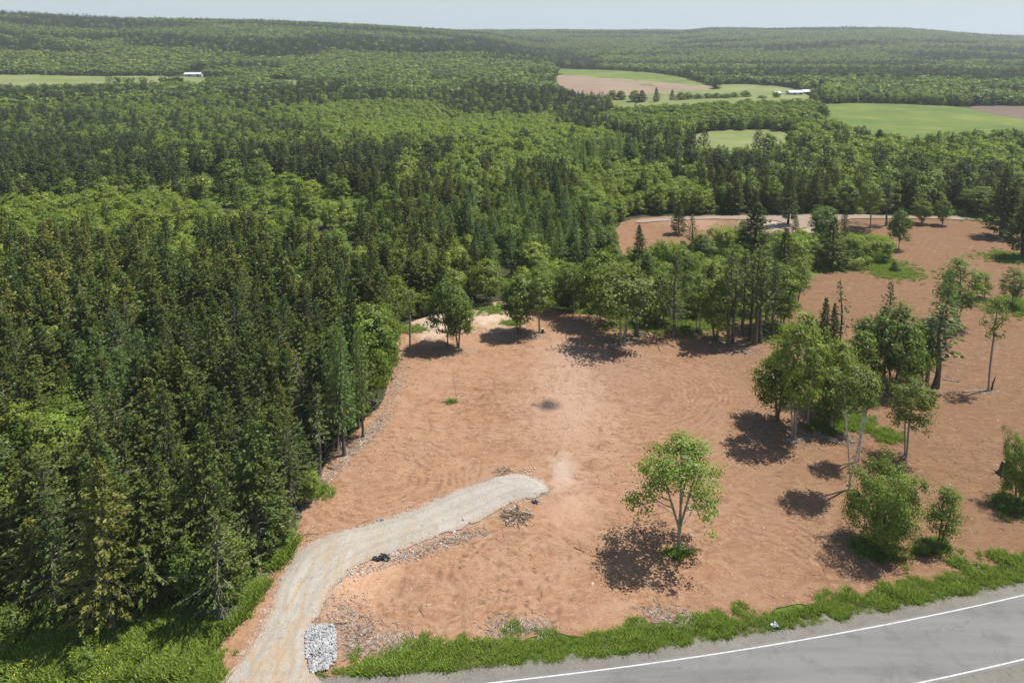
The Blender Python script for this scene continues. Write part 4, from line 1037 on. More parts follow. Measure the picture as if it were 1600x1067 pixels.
far_b = [lod_b(350 + i, 26, 14, 1.3, .95, M['farleaf'], ('ovoid', 'round', 'tall')[i]) for i in range(3)]
lar_p = [lod_s(360 + i, 1, M['larch'], tw=12, nb=6, leaf=.75, wh=.5, R=2.6, soft=True) for i in range(2)]
rest = ~single
def mass(name, m, protos, H0, R0, label, cat, pick):
    i = np.where(m & rest)[0]
    if not len(i): return
    x, y = FX['x'][i], FX['y'][i]
    P = np.column_stack([x, y, terrain(x, y) - .1])
    s = np.column_stack([FX['rad'][i] / R0, FX['rad'][i] / R0, FX['h'][i] / H0])
    scatter(name, protos, P, RNG.uniform(0, 6.28, len(i)), s, pick(i), label, cat)
    print(name, len(i))
S_ = FX['sp']; R_ = FX['r']
rnd = lambda n: (lambda i: RNG.integers(0, n, len(i)))
yb = lambda i: np.where(FX['sp'][i] == 3, 1, RNG.choice([0, 0, 2, 1], len(i)))
mass('spruce_wood', (S_ == 0) & (R_ < 260), near_s, 12, 2.0, 'dense mass of dark spruces filling the left wood behind its nearer trees', 'forest', rnd(3))
mass('broadleaf_wood', (S_ % 2 == 1) & (R_ < 260), near_b, 10, 2.8, 'light green broadleaf growth mixed through the nearer woods', 'forest', yb)
mass('larch_wood', (S_ == 2), lar_p, 12, 2.4, 'feathery blue-green larches in small stands within the woods', 'forest', rnd(2))
mass('valley_spruce_forest', (S_ == 0) & (R_ >= 260) & (R_ < 700), mid_s, 12, 2.0, 'dark conifer forest covering the valley floor in the middle distance', 'forest', rnd(3))
mass('valley_broadleaf_forest', (S_ % 2 == 1) & (R_ >= 260) & (R_ < 700), mid_b, 10, 2.9, 'bright rounded broadleaf forest covering the valley in the middle distance', 'forest', yb)
mass('hillside_spruce_forest', (S_ == 0) & (R_ >= 700), far_s, 12, 2.1, 'dark bands of conifers on the far hillsides', 'forest', rnd(2))
mass('hillside_broadleaf_forest', (S_ % 2 == 1) & (R_ >= 700), far_b, 10, 2.6, 'green broadleaf forest blanketing the far hills up to the skyline', 'forest', rnd(3))

# ------------------------------------------------------------------ undergrowth, grass, debris
def tuft(seed, n, h, w, spread, mat, flowers=0):
    g = np.random.default_rng(seed)
    c = np.column_stack([g.normal(0, spread, (n, 2)), np.zeros(n)]); a = g.uniform(0, 6.28, n); hh = h * g.uniform(.5, 1.2, n)
    A = np.stack([np.cos(a) * hh * .8, np.sin(a) * hh * .8, hh * .75], 1); B = np.stack([-np.sin(a), np.cos(a), a * 0], 1) * w
    V, F = kites(c, A, B); mi = np.zeros(n, int); mats = [mat]
    if flowers:
        cf = np.column_stack([g.normal(0, spread, (flowers, 2)), g.uniform(.7, 1.1, flowers) * h])
        V2, F2 = kites(cf, np.tile([[.10, 0, .02]], (flowers, 1)), np.tile([[0, .12, 0]], (flowers, 1)))
        F = np.concatenate([F, F2 + len(V)]); V = np.concatenate([V, V2]); mi = np.concatenate([mi, np.ones(flowers, int)]); mats.append(M['flower'])
    return mesh_np('grass_tuft', V, F, mats, matidx=mi, fattr={'lv': g.random(len(F))})
tg = [tuft(1, 60, .42, .07, .30, M['grass']), tuft(2, 55, .60, .08, .28, M['grass']), tuft(3, 45, .35, .05, .30, M['drygrass']), tuft(4, 50, .45, .08, .3, M['grass'], 7)]
def rand_in(px_poly, n, world_poly=None):
    w = world_poly or ground_poly(px_poly); a = np.array(w); lo, hi = a.min(0), a.max(0)
    p = RNG.uniform(lo, hi, (n, 2)); return p[inpoly(p[:, 0], p[:, 1], w)]
def grass_obj(name, P, sc, idx, label):
    z = terrain(P[:, 0], P[:, 1]); scatter(name, tg, np.column_stack([P, z]), RNG.uniform(0, 6.28, len(P)), sc, idx, label, 'grass')
# verge along the road: between shoulder and soil
s_ = RNG.uniform(-24, 120, 30000); o_ = RNG.uniform(1.4, 9.0, 30000)
x, y = road_pt(s_, o_); d = polydist(x, y, SOIL); ins = inpoly(x, y, SOIL); drv = inpoly(x, y, DRIVE)
nn = fbm(x / 2.6, y / 2.6, 81, 4)
inner_ok = (o_ > 1.45 + .9 * np.clip((5 - x) / 25, 0, 1) + .35 * (nn - .5)) & (~ins) | ((d < .3 + 1.0 * np.maximum(nn - .45, 0) * 6) & (nn > .47))
k = inner_ok & ~drv & (fbm(x / 1.3, y / 1.3, 90, 3) + (d * .0) > .24)
x, y, nn = x[k], y[k], nn[k]; 
grass_obj('verge_grass', np.column_stack([x, y]), RNG.uniform(.30, .75, len(x)) * (.25 + 1.4 * fbm(x / 1.9, y / 1.9, 83, 3)), np.where((fbm(x / 2.3, y / 2.3, 84, 3) > .62) & (RNG.random(len(x)) < .6), 2, RNG.choice([0, 1], len(x))), 'bright green strip of long grass between the road shoulder and the bare soil')
P = np.concatenate([rand_in(None, 42000, ground_poly([(-80, 930), (120, 985), (250, 955), (350, 955), (400, 890), (470, 810), (482, 815), (440, 895), (400, 950), (340, 1015), (300, 1067), (300, 1080), (-80, 1085)]))])
P = P[(fbm(P[:, 0] / 4, P[:, 1] / 4, 160, 3) > .30 + .30 * sstep((P[:, 1] - 64) / 8))]
P = P[~inpoly(P[:, 0], P[:, 1], SOIL) & (road_off(P[:, 0], P[:, 1]) > 2.9) & ~inpoly(P[:, 0], P[:, 1], DRIVE)]
nf = fbm(P[:, 0] / 3.5, P[:, 1] / 3.5, 95, 3)
grass_obj('roadside_meadow', P, RNG.uniform(.7, 1.5, len(P)), np.where((nf > .5) & (RNG.random(len(P)) < .018) & (P[:, 1] < 61), 3, RNG.choice([0, 1, 0, 2], len(P))), 'green meadow with small yellow flowers below the left wood')
P = np.concatenate([rand_in(GRASSY_PX[2], 16000), rand_in(GRASSY_PX[1], 9000), rand_in(GRASSY_PX[3], 1500)])
P = P[~inpoly(P[:, 0], P[:, 1], SOIL)]; P = P[fbm(P[:, 0] / 6, P[:, 1] / 6, 140, 3) > .44]
grass_obj('clearing_grass', P, RNG.uniform(.7, 1.6, len(P)), RNG.choice([0, 1, 0, 2, 3], len(P), p=[.28, .26, .16, .28, .02]), 'green ground growth under the trees around the clearings')
# weeds that creep onto the soil around trunks
spots = [(1060, 866, .9), (1372, 860, 1.8), (1466, 855, 1.2), (1440, 862, .8), (707, 629, .5), (1590, 795, 2.0), (1290, 668, 2.0), (1385, 682, 1.6), (1330, 660, 2.4), (1590, 404, 6), (1590, 480, 6), (1400, 428, 5), (1380, 415, 5), (770, 484, 3), (1540, 340, 6), (312, 1058, 1.6), (330, 1030, .8), (380, 962, .6), (412, 915, .6), (318, 1075, 1.6), (1500, 884, .7), (1560, 872, 1.0), (640, 515, 2), (800, 505, 1.3), (490, 770, 1.5), (1220, 520, 6), (1080, 510, 5), (1000, 507, 5)]
PP = []
for a, b, rr in spots:
    X, Y, _ = at1(a, b); n = int(60 * rr * rr / (1 if rr < 2.5 else 3)); q = RNG.normal(0, rr * .45, (n, 2)); q[:, 0] *= 1.5; PP.append(q + [X, Y])
P = np.concatenate(PP); P = P[~inpoly(P[:, 0], P[:, 1], DRIVE)]
z = soil_z(P[:, 0], P[:, 1]) - .03
scatter('weed_patches', tg, np.column_stack([P, z]), RNG.uniform(0, 6.28, len(P)), RNG.uniform(.5, 1.1, len(P)), RNG.choice([0, 1, 2], len(P), p=[.5, .35, .15]), 'small green weed patches left around trunks on the bare soil', 'weeds')

# low shrubs in woods and openings
shr = [proto_mesh('shrub_plant', broad(400 + i, 2.2, 1.2, .02, 46, 26, .22, .32, shape='round', stems=3, spread=.4, trunk_r=.03), (M['bright'], M['broad'])[i], M['bark'], .5) for i in range(2)]
x, y, r = cand(46, 330, 3.0); z = terrain(x, y); px, py = proj(x, y, z)
isl = inpoly(px, py, GRASSY_PX[2]); opn = inpoly(px, py, GRASSY_PX[1]); mea = inpoly(px, py, GRASSY_PX[0]); dS = polydist(x, y, SOIL)
pr = np.where(isl, .85, np.where(opn, .22, np.where(mea, .30, np.where((dS < 12), .55, .25))))
k = (RNG.random(len(x)) < pr) & ~inpoly(x, y, SOIL) & ~inpoly(x, y, DRIVE) & (road_off(x, y) > 6) & ((dS > .8))
k &= ~inpoly(px, py - 6, vis)
sc = np.where(isl, RNG.uniform(.7, 1.6, len(x)), RNG.uniform(.5, 1.2, len(x)))
scatter('undergrowth', shr, np.column_stack([x, y, z])[k], RNG.uniform(0, 6.28, k.sum()), sc[k], RNG.choice([0, 1], k.sum(), p=[.6, .4]), 'low leafy undergrowth below and between the trees', 'shrubs')

# wood debris: twigs, chips
def twigs(name, P, L, rad, zf, mat, label, seed, cat='wood debris', flat=.12, thick=1.0):
    g = np.random.default_rng(seed); n = len(P); a = g.uniform(0, 6.28, n)
    z = zf(P[:, 0], P[:, 1]) + rad * .6
    D = np.stack([np.cos(a), np.sin(a), g.normal(0, flat, n)], 1) * L[:, None]
    U = np.stack([-np.sin(a), np.cos(a), a * 0], 1) * rad[:, None]; W = np.tile([[0, 0, 1.]], (n, 1)) * rad[:, None]
    c = np.column_stack([P, z]); mid = c + D * .5 + U * g.normal(0, 1.5, (n, 1)) * 1.0
    rings = []
    for pt, k in ((c, 1.), (mid, .85), (c + D, .4)):
        rings += [pt + U * k, pt + W * k * 1.2, pt - U * k]
    V = np.stack(rings, 1).reshape(-1, 3)
    f = []
    b = np.arange(n)[:, None] * 9
    for r_ in (0, 3):
        f += [b + np.array([[r_, r_ + 3, r_ + 4, r_ + 1]]), b + np.array([[r_ + 1, r_ + 4, r_ + 5, r_ + 2]]), b + np.array([[r_ + 2, r_ + 5, r_ + 3, r_]])]
    F = np.concatenate(f); o = link(name, mesh_np(name, V, F, [mat])); tag(o, label, cat, kind='stuff'); return o
def twig_mat(name, c1, c2, sc=1.3):
    s = NT(name); n = s.noise(sc, 3, .6, s.pos()); s.principled(s.ramp(n, [(.35, c1), (.65, c2)]), .9); return s.m
tmat = twig_mat('twig_wood', (.085, .055, .038), (.30, .22, .16)); pmat = twig_mat('split_wood', (.34, .26, .19), (.62, .53, .43), 2.2)
SA = np.array(SOIL); 
def soil_rand(n, ymax=140, bias=None):
    p = np.column_stack([RNG.uniform(-30, 130, n), RNG.uniform(52, ymax + 14, n)])
    k = inpoly(p[:, 0], p[:, 1], SOIL) & ~inpoly(p[:, 0], p[:, 1], DRIVE)
    if bias is not None: k &= bias(p)
    return p[k]
P = soil_rand(26000, 135, lambda p: fbm(p[:, 0] / 7, p[:, 1] / 4, 120, 4) > RNG.uniform(.42, .68, len(p)))
n = len(P); twigs('twig_litter', P, RNG.gamma(2, .22, n) + .12, RNG.uniform(.010, .030, n), soil_z, tmat, 'dark twigs and roots littered over the bare soil', 1)
P = soil_rand(20000, 150, lambda p: fbm(p[:, 0] / 7 + 40, p[:, 1] / 5, 130, 4) > RNG.uniform(.42, .66, len(p)))
n = len(P); twigs('wood_chips', P, RNG.gamma(2, .06, n) + .06, RNG.uniform(.018, .05, n), soil_z, pmat, 'pale splinters and chips of wood scattered over the bare soil', 2)
# pale chips heaped along the wood edge and at the row of trees
PP = []
for (a, b, c, d_, w, m) in [(500, 752, 560, 700, 1.2, 600), (560, 700, 600, 652, 1.4, 900), (600, 650, 626, 585, 1.6, 700), (626, 585, 628, 545, 1.6, 300), (790, 525, 850, 527, 1.4, 500), (960, 545, 1010, 520, 1.5, 300), (1180, 548, 1130, 545, 2.5, 500), (1230, 690, 1290, 680, 1.5, 400), (470, 800, 500, 755, 1.4, 400), (540, 1010, 640, 1000, 1.5, 900), (760, 985, 860, 975, 1.2, 700), (1010, 962, 1090, 968, 1.3, 600), (1520, 612, 1560, 612, 1, 120), (560, 895, 760, 830, .7, 900), (530, 940, 560, 1010, 2.2, 800), (1300, 690, 1330, 680, 2, 300), (690, 560, 740, 548, 1.5, 200), (470, 1000, 300, 1040, 1., 0)]:
    A_ = np.array(at1(a, b)[:2]); B_ = np.array(at1(c, d_)[:2]); t = RNG.random((m, 1)); PP.append(A_ + (B_ - A_) * t + RNG.normal(0, w * .6, (m, 2)))
P = np.concatenate(PP); P = P[~inpoly(P[:, 0], P[:, 1], DRIVE) | (RNG.random(len(P)) < .1)]; n = len(P)
twigs('slash_litter', P, RNG.gamma(2, .14, n) + .1, RNG.uniform(.015, .045, n), soil_z, twig_mat('bleached_slash', (.20, .155, .12), (.58, .50, .42), 3), 'pale slash and broken branches along the edges of the clearing', 3, flat=.2)

# stones
def ico():
    t = (1 + 5 ** .5) / 2
    v = unit(np.array([(-1, t, 0), (1, t, 0), (-1, -t, 0), (1, -t, 0), (0, -1, t), (0, 1, t), (0, -1, -t), (0, 1, -t), (t, 0, -1), (t, 0, 1), (-t, 0, -1), (-t, 0, 1)], float))
    f = np.array([(0, 11, 5), (0, 5, 1), (0, 1, 7), (0, 7, 10), (0, 10, 11), (1, 5, 9), (5, 11, 4), (11, 10, 2), (10, 7, 6), (7, 1, 8), (3, 9, 4), (3, 4, 2), (3, 2, 6), (3, 6, 8), (3, 8, 9), (4, 9, 5), (2, 4, 11), (6, 2, 10), (8, 6, 7), (9, 8, 1)])
    return v, f
IV, IF = ico()
def stones(name, P, z, size, mat, label, cat, seed, kind='stuff'):
    g = np.random.default_rng(seed); n = len(P)
    s = size[:, None, None] * g.uniform(.6, 1.3, (n, 1, 3)) * np.array([[[1, 1, .75]]])
    a = g.uniform(0, 6.28, n); c, sn = np.cos(a), np.sin(a)
    V = IV[None] * (1 + g.normal(0, .13, (n, 12, 1))) * s
    V = np.stack([V[..., 0] * c[:, None] - V[..., 1] * sn[:, None], V[..., 0] * sn[:, None] + V[..., 1] * c[:, None], V[..., 2]], 2)
    V = V + np.column_stack([P, z])[:, None]
    F = (IF[None] + (np.arange(n) * 12)[:, None, None]).reshape(-1, 3)
    o = link(name, mesh_np(name, V.reshape(-1, 3), F, [mat])); tag(o, label, cat, kind=kind); return o
def stone_mat(name, c1, c2, sc):
    s = NT(name); n = s.noise(sc, 3, .6, s.pos()); s.principled(s.ramp(n, [(.35, c1), (.65, c2)]), .85, s.noise(14, 3, .6, s.pos()), .4, .03); return s.m
P = soil_rand(9000, 120); n = len(P)
stones('soil_clods', P, soil_z(P[:, 0], P[:, 1]), RNG.gamma(2, .022, n) + .02, stone_mat('clod_and_stone', (.30, .18, .115), (.58, .46, .37), 2), 'small clods and stones on the bare soil', 'stones', 5)
DL = dens(DRV_L, .12); DL = DL[(DL[:, 1] > 57)]; P = DL[RNG.integers(0, len(DL), 5200)] + RNG.normal(0, .32, (5200, 2)); n = len(P)
stones('spilled_gravel', P, np.where(inpoly(P[:, 0], P[:, 1], DRV_L), drive_z(P[:, 0], P[:, 1]), soil_z(P[:, 0], P[:, 1])), RNG.gamma(2, .014, n) + .02, stone_mat('spilled_gravel', (.28, .23, .18), (.50, .46, .41), 2), 'loose gravel spilled along both edges of the driveway', 'gravel', 15)
# rubble at the drive's mouth
RUB_PX = [(482, 980), (520, 979), (525, 990), (526, 1036), (510, 1050), (486, 1052), (479, 1030), (477, 1000)]
RUB = ground_poly(RUB_PX)
P = rand_in(None, 4500, RUB)
k = []; 
for i, q in enumerate(P):
    if all((q[0] - P[j][0]) ** 2 + (q[1] - P[j][1]) ** 2 > .019 for j in k): k.append(i)
P = P[k]; n = len(P); dR = polydist(P[:, 0], P[:, 1], RUB)
stones('rubble_apron', P, drive_z(P[:, 0], P[:, 1]) + .03 + .09 * RNG.random(n), RNG.uniform(.10, .19, n), stone_mat('white_rubble', (.27, .27, .265), (.47, .47, .46), 1.5), 'patch of fist to head sized white rubble beside the mouth of the driveway', 'rubble', 6)
PP = [np.array(at1(a, b)[:2]) + RNG.normal(0, w, (m, 2)) for a, b, w, m in [(625, 862, .8, 60), (700, 830, 1., 40), (800, 790, 1.0, 30), (820, 738, .8, 20), (640, 797, .6, 14), (540, 900, .8, 30), (1350, 575, .5, 8), (1238, 688, .5, 10), (1552, 612, .4, 6), (510, 745, .8, 14), (1170, 548, 2.0, 30), (1490, 560, 1.6, 14), (490, 780, .5, 6)]]
P = np.concatenate(PP); n = len(P)
stones('pale_stones', P, soil_z(P[:, 0], P[:, 1]) + .05, RNG.uniform(.06, .17, n), stone_mat('pale_stone', (.34, .31, .28), (.55, .52, .48), 2), 'pale stones spilled along the driveway edge and by trunks', 'stones', 7)

# ------------------------------------------------------------------ single small things
def part(name, V, F, mat, parent=None, smooth=False): return link(name, mesh_np(name, V, F, [mat], smooth=smooth), parent)
def empty(name, px, py, label, cat, zoff=0, group=None):
    x, y, z = at1(px, py); o = bpy.data.objects.new(name, None); COL.objects.link(o); o.empty_display_size = .3
    o.location = (x, y, float(soil_z(x, y)) + zoff); tag(o, label, cat, group); return o
cutwood = stone_mat('cut_wood', (.45, .34, .22), (.62, .50, .36), 3)
def stump(px, py, h, r, tilt, label, mat=M['darkbark'], roots=True):
    e = empty('tree_stump', px, py, label, 'stump'); e.rotation_euler = (0, tilt, .4)
    z = np.array([-.1, .05, .25, .6, 1.]) * h; n = 12; g = np.random.default_rng(int(px))
    a = np.arange(n) * 6.283 / n; V = []
    for i, q in enumerate(z):
        rr = r * (1 + .5 * math.exp(-max(q, 0) / h * 7) * (1 + .5 * np.sin(a * 3 + px))) * (1 + g.normal(0, .05, n))
        V.append(np.column_stack([np.cos(a) * rr, np.sin(a) * rr, np.full(n, q)]))
    V = np.concatenate(V); F = []
    for i in range(4): b = i * n + np.arange(n); F.append(np.column_stack([b, i * n + (np.arange(n) + 1) % n, (i + 1) * n + (np.arange(n) + 1) % n, b + n]))
    part('trunk_base', V, np.concatenate(F), mat, e, True)
    T_ = np.vstack([V[-n:] * [.98, .98, 1] + [0, 0, .004], [[0, 0, h + .03]]]); j = np.arange(n)
    part('cut_face', T_, np.column_stack([j, (j + 1) % n, np.full(n, n)]), cutwood, e)
    if roots:
        ps = []
        for k in range(6):
            q = k * 1.05 + g.uniform(0, .5); L = r * g.uniform(1.6, 3); s = np.linspace(0, 1, 5)
            ps.append((np.column_stack([np.cos(q) * (r * .7 + L * s), np.sin(q) * (r * .7 + L * s), .10 * h * (1 - s) ** 2 + .02]), r * .28 * (1 - .8 * s)))
        v, f = tubes(ps, 6); part('roots', v, f, mat, e, True)
    return e
stump(1566, 742, 1.7, .5, .35, 'dark upended stump lying tilted near the right edge of the soil')
stump(848, 521, .9, .28, 0, 'short dark stump right of the slim leaning tree at the back of the clearing')
stump(1330, 614, .35, .2, 0, 'low pale stump in the litter behind the birches', M['palebark'])
# brush pile
def brush(px, py, n, R, H, L, label, seed, thick=.05):
    g = np.random.default_rng(seed); e = empty('brush_pile', px, py, label, 'brush pile'); ps = [[], []]
    for k in range(n):
        a = g.uniform(0, 6.28); d = R * math.sqrt(g.random()); c = np.array([math.cos(a) * d * 1.5, math.sin(a) * d, .05 + H * (1 - d / R) * g.random()])
        q = g.normal(.35, .9); l = L * g.uniform(.4, 1.2); D = np.array([math.cos(q), math.sin(q), g.normal(0, .15)]) * l
        s = np.linspace(-.5, .5, 4); P = c + D * s[:, None] + g.normal(0, .03, (4, 3)); P[:, 2] = np.maximum(P[:, 2], .03)
        ps[0 if g.random() < .4 else 1].append((P, thick * g.uniform(.3, 1.2) * np.array([1, .9, .7, .35])))
    v, f = tubes(ps[0], 5); part('pale_branches', v, f, pmat, e, True); v, f = tubes(ps[1], 5); part('dark_branches', v, f, tmat, e, True); return e
brush(808, 808, 85, 1.35, .75, 1.9, 'tangled heap of broken branches beside the far end of the driveway', 1, .06)
brush(835, 634, 16, .4, .35, .8, 'small dark knot of roots beside the burnt patch', 2, .04)
brush(1073, 858, 30, .6, .35, 1.4, 'little pile of brush at the foot of the lone maple', 3, .03)
brush(787, 738, 34, .8, .35, 1.5, 'low heap of dark sticks on the upper edge of the driveway end', 4, .035)
brush(706, 846, 34, .8, .4, 1.5, 'low heap of dark sticks on the lower edge of the driveway', 5, .035)
brush(1355, 590, 46, 1.8, .5, 2.6, 'scatter of pale branches behind the spreading maple', 6, .04)
brush(1320, 688, 40, 1.5, .4, 2.2, 'brush lying at the feet of the white-stemmed birches', 7, .035)
brush(1405, 412, 30, 1.2, .5, 2.0, 'brush on the grass beside the tiny fir sapling', 8, .04)
brush(1340, 350, 50, 2.2, .7, 3, 'dark heap of brush by the far gravel track', 9, .06)
brush(560, 978, 34, 1.4, .3, 1.6, 'scattered roots beside the white rubble', 10, .03)
brush(420, 830, 80, 2.2, .8, 2.6, 'grey dead brush under the spruces by the driveway bend', 11, .03)
brush(452, 838, 60, 2.0, .6, 2.2, 'brown dead brush between the wood corner and the driveway bend', 13, .03)
brush(385, 905, 60, 2.0, .6, 2.2, 'dead branches on the slope above the driveway mouth', 14, .03)
brush(300, 958, 50, 1.8, .6, 2.4, 'tangle of grey branches right of the big olive spruce', 15, .03)
brush(495, 765, 50, 1.6, .5, 2.0, 'pale broken branches at the lowest bare-trunked edge tree', 16, .03)
brush(553, 690, 50, 1.8, .5, 2.0, 'pale broken branches between the two edge larches', 17, .03)
brush(520, 705, 80, 2.4, .8, 2.8, 'grey dead brush behind the two-stemmed larch', 12, .03)
# logs
def log(px, py, L, r, ang, label, mat=M['palebark']):
    e = empty('fallen_log', px, py, label, 'log'); s = np.linspace(-.5, .5, 6)
    P = np.column_stack([np.cos(ang) * s * L, np.sin(ang) * s * L + .04 * np.sin(s * 9), np.full(6, r * .8)])
    v, f = tubes([(P, r * np.linspace(1.1, .6, 6))], 8); part('stem', v, f, mat, e, True)
    v, f = tubes([(np.array([P[3], P[3] + [.2, .3, .25]]), np.array([r * .4, r * .2])), (np.array([P[4], P[4] + [.25, -.25, .2]]), np.array([r * .35, r * .15]))], 5); part('branch_stub', v, f, mat, e, True)
log(1523, 612, 4.2, .11, .12, 'grey log lying left of the thin birch on the right soil')
log(1487, 596, 2.6, .10, -.3, 'short whitish log behind the ragged dark pine')
log(905, 860, 1.4, .05, -.6, 'thin dark stick lying in the open soil left of the lone maple', M['darkbark'])
log(1410, 898, 1.6, .05, .2, 'brown stick on the soil below the willow', M['darkbark'])
log(1515, 882, 2.2, .06, .05, 'pale stick lying on the grass edge at the lower right', M['deadwood'])
# broken snag at the thin birch
e = empty('broken_snag', 1549, 610, 'short splintered dark snag against the foot of the thin birch', 'snag')
v, f = tubes([(np.array([[0, 0, -.1], [.15, 0, 1.2], [.5, .05, 2.3]]), np.array([.16, .13, .06]))], 8); part('stem', v, f, M['darkbark'], e, True)
v, f = tubes([(np.array([[.48, .05, 2.25], [.62, .05, 2.8]]), np.array([.05, .01])), (np.array([[.42, .0, 2.1], [.36, .02, 2.7]]), np.array([.04, .008]))], 5); part('splinters', v, f, cutwood, e)
# bare sapling on the open soil
def bare(px, py, top, label, n=16, mat=M['palebark'], r=.05, lean=.1):
    x, y, z = at1(px, py); h = float(h_from(top, x, y)); e = empty('bare_sapling', px, py, label, 'sapling'); g = np.random.default_rng(int(px))
    s = np.linspace(0, 1, 8); P = np.column_stack([-lean * h * s + .06 * np.sin(s * 7), .03 * h * s, h * s])
    v, f = tubes([(P, r * (1 - .85 * s))], 6); part('trunk', v, f, mat, e, True); b = []
    for k in range(n):
        q = g.uniform(.35, .98); c = np.array([np.interp(q, s, P[:, i]) for i in range(3)]); a = g.uniform(0, 6.28); L = h * .16 * (1.2 - q) * g.uniform(.6, 1.4)
        b.append((np.array([c, c + np.array([math.cos(a), math.sin(a), .6]) * L * .5, c + np.array([math.cos(a), math.sin(a), .9]) * L]), np.array([.015, .010, .004])))
    v, f = tubes(b, 4); part('twigs', v, f, mat, e)
bare(713, 626, 574, 'thin bare sapling standing alone in the left part of the soil')
bare(728, 519, 508, 'short bare stake of a sapling by the sandy patch', 4, M['deadwood'], .05, .05)
# plastic scraps
def scrap(px, py, w, col, label, name, seed, h=.25):
    s = NT(name + '_plastic'); s.principled(col, .35, spec=.5); g = np.random.default_rng(seed)
    e = empty(name, px, py, label, 'sheet', .1); n = 12; u, v_ = np.meshgrid(np.linspace(-1, 1, n), np.linspace(-.5, .5, 7), indexing='ij')
    zz = h * np.abs(fbm(u * 2 + seed, v_ * 3, seed, 3) - .35) * 2; x_ = u * w + .15 * np.sin(v_ * 7 + u * 3); y_ = v_ * w * .9 + .12 * np.sin(u * 5)
    V = np.stack([x_, y_, zz], 2).reshape(-1, 3); i, j = np.meshgrid(np.arange(n - 1), np.arange(6), indexing='ij'); a = i * 7 + j
    part('crumpled_sheet', V, np.stack([a, a + 1, a + 8, a + 7], 2).reshape(-1, 4), s.m, e)
    V2 = V[:35] * [.5, .6, 1] + [w * .5, .1, h * .5]; i, j = np.meshgrid(np.arange(4), np.arange(6), indexing='ij'); a = i * 7 + j
    part('loose_flap', V2, np.stack([a, a + 1, a + 8, a + 7], 2).reshape(-1, 4), s.m, e)
scrap(595, 873, 1.0, (.02, .025, .025), 'crumpled black plastic sheeting on the lower edge of the driveway', 'plastic_sheeting', 3)
scrap(836, 786, .38, (.04, .05, .12), 'small dark blue plastic scrap near the driveway end', 'plastic_scrap', 5)
scrap(594, 815, .40, (.22, .26, .32), 'small grey-blue scrap on the upper edge of the driveway', 'plastic_scrap', 7, .15)
scrap(1211, 981, .30, (.75, .75, .75), 'white scrap of litter in the verge grass beside the road', 'plastic_scrap', 9, .5)

# ------------------------------------------------------------------ far farm buildings
def house(name, px, py, L, W, h, rh, rot, wallc, roofc, label, doors=2, wins=3):
    x, y, z = at1(px, py); e = bpy.data.objects.new(name, None); COL.objects.link(e); e.location = (x, y, z + .6); e.rotation_euler = (0, 0, rot); tag(e, label, 'barn' if 'barn' in name else 'house')
    def mm(c, nm, rib=0):
        s = NT(nm); s.principled(s.ramp(s.noise(1.5, 3, .6, s.pos(3, 3, .3)), [(.3, tuple(q * .82 for q in c)), (.7, c)]), .6); return s.m
    wm, rm, gm = mm(wallc, name + '_wall'), mm(roofc, name + '_roof'), mm((.04, .05, .06), name + '_glass')
    a, b = L / 2, W / 2
    V = [(-a, -b, -1.5), (a, -b, -1.5), (a, b, -1.5), (-a, b, -1.5), (-a, -b, h), (a, -b, h), (a, b, h), (-a, b, h), (-a, 0, h + rh), (a, 0, h + rh)]
    part('wall', V, [np.array([[0, 1, 5, 4], [2, 3, 7, 6]]), np.array([[1, 2, 6, 9, 5], [3, 0, 4, 8, 7]])], wm, e)
    o = .45; t = .18; k = rh / b
    V = []; 
    for q in (0, t): V += [(-a - o, -b - o, h - o * k + q + .02), (a + o, -b - o, h - o * k + q + .02), (a + o, 0, h + rh + q + .02), (-a - o, 0, h + rh + q + .02), (a + o, b + o, h - o * k + q + .02), (-a - o, b + o, h - o * k + q + .02)]
    part('roof', V, [np.array([[6, 7, 8, 9], [9, 8, 10, 11], [3, 2, 1, 0], [5, 4, 2, 3], [0, 1, 7, 6], [4, 5, 11, 10], [1, 2, 8, 7], [2, 4, 10, 8], [3, 0, 6, 9], [5, 3, 9, 11]])], rm, e)
    def box(nm, cx, cy, cz, sx, sy, sz, m):
        V = [(cx + i * sx / 2, cy + j * sy / 2, cz + l * sz / 2) for l in (-1, 1) for j in (-1, 1) for i in (-1, 1)]
        part(nm, V, np.array([[0, 2, 3, 1], [4, 5, 7, 6], [0, 1, 5, 4], [2, 6, 7, 3], [0, 4, 6, 2], [1, 3, 7, 5]]), m, e)
    for i in range(doors): box('door', -a + L * (i + .5) / doors + 1.0, -b - .02, 1.3, 2.6, .1, 2.6, gm)
    for i in range(wins): box('window', -a + L * (i + .5) / wins - 1.2, -b - .02, h * .62, 1.2, .1, 1.0, gm)
    return e
house('barn', 303, 120, 22, 8, 2.8, 1.6, .05, (.72, .74, .76), (.78, .80, .82), 'long low white barn on the hay field across the valley')
house('shed', 272, 117.5, 7, 5, 2.6, 1.4, .1, (.45, .45, .44), (.50, .50, .50), 'small grey shed left of the long white barn', 1, 1)
house('barn', 1241, 149.5, 13, 8, 2.6, 1.6, .15, (.62, .64, .68), (.74, .80, .90), 'pale blue-roofed barn of the distant farm, left of its buildings')
house('barn', 1262, 148, 12, 8, 2.4, 1.6, .1, (.70, .68, .66), (.80, .80, .80), 'white-roofed barn in the middle of the distant farm')
house('barn', 1276, 146.5, 8, 6, 2.4, 1.6, .0, (.34, .28, .25), (.40, .37, .35), 'brown-grey barn at the right end of the distant farm')
house('farmhouse', 1214, 150.5, 6, 5, 2.4, 1.4, .3, (.70, .68, .62), (.60, .60, .58), 'little pale farmhouse left of the distant farm barns', 1, 2)
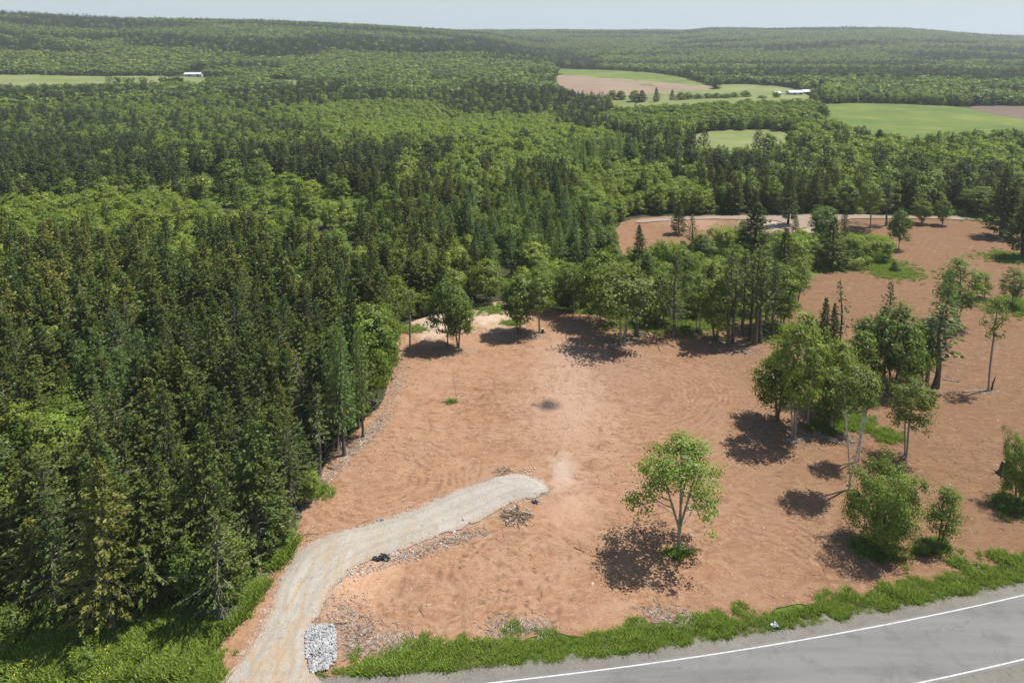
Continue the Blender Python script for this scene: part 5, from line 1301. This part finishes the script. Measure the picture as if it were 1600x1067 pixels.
# trees standing free on the distant fields
for a, b, c, w, nm in [(957, 156, 140, 9, 'round0'), (970, 157, 141, 9, 'round0'), (992, 160, 140, 10, 'round0'), (1003, 161, 141, 9, 'spruce1'), (1025, 161, 137, 6, 'spruce0'), (1050, 158, 140, 5, 'spruce2'), (1064, 158, 143, 9, 'round0'), (1075, 157, 144, 8, 'round2'), (1090, 156, 146, 9, 'round0'), (1106, 155, 145, 9, 'round2'), (1120, 155, 145, 9, 'round0'), (1134, 155, 146, 9, 'round2'), (1147, 154, 144, 8, 'round0'), (1165, 153, 141, 9, 'round0'), (1213, 154, 143, 6, 'round0'), (1191, 155, 149, 8, 'round2'), (210, 119, 110, 10, 'round2')]:
    pos_t = {'spruce1': 'wide spruce', 'spruce0': 'slim pointed spruce', 'spruce2': 'small dark spruce', 'round0': 'round green tree', 'round2': 'ragged green tree'}[nm]
    lab = pos_t + (' in the line of trees across the distant farm fields' if b > 130 else ' by the hay field near the long white barn')
    if b > 130:
        kk = {957: 'left one of the first round pair', 970: 'right one of the first round pair', 992: 'left of two tall dark trees', 1003: 'right of two tall dark trees', 1025: 'lone spire after the two dark trees', 1050: 'small spire before the hedge trees', 1213: 'beside the pale farmhouse', 1191: 'low one left of the farmhouse'}.get(a)
        if kk: lab = pos_t + ' on the distant farm field, ' + kk
        else: lab = pos_t + ' in the distant hedge row, ' + ['', 'first', 'second', 'third', 'fourth', 'fifth', 'sixth', 'seventh', 'eighth'][[1064, 1075, 1090, 1106, 1120, 1134, 1147, 1165].index(a) + 1] + ' from its left end'
    put(nm, a, b, c, w, lab, group='trees on the distant fields' or lab.replace('tree in', 'trees in').replace('spruce in', 'spruces in').replace('tree by', 'trees by'))

# ------------------------------------------------------------------ air
def haze():
    s = NT('haze_air'); v = s.n('ShaderNodeVolumePrincipled'); v.inputs['Color'].default_value = (.84, .90, 1, 1); v.inputs['Density'].default_value = HAZE; v.inputs['Anisotropy'].default_value = .25
    s.l(v.outputs[0], s.out.inputs['Volume'])
    V = [(i * 5200, j, k) for k in (-60, 150) for j in (-400, 5200) for i in (-1, 1)]
    o = link('haze', mesh_np('haze', V, np.array([[0, 2, 3, 1], [4, 5, 7, 6], [0, 1, 5, 4], [2, 6, 7, 3], [0, 4, 6, 2], [1, 3, 7, 5]]), [s.m]))
    tag(o, 'thin pale summer haze lying over the valley and hills', 'haze', kind='stuff')
HAZE = .000125
haze()
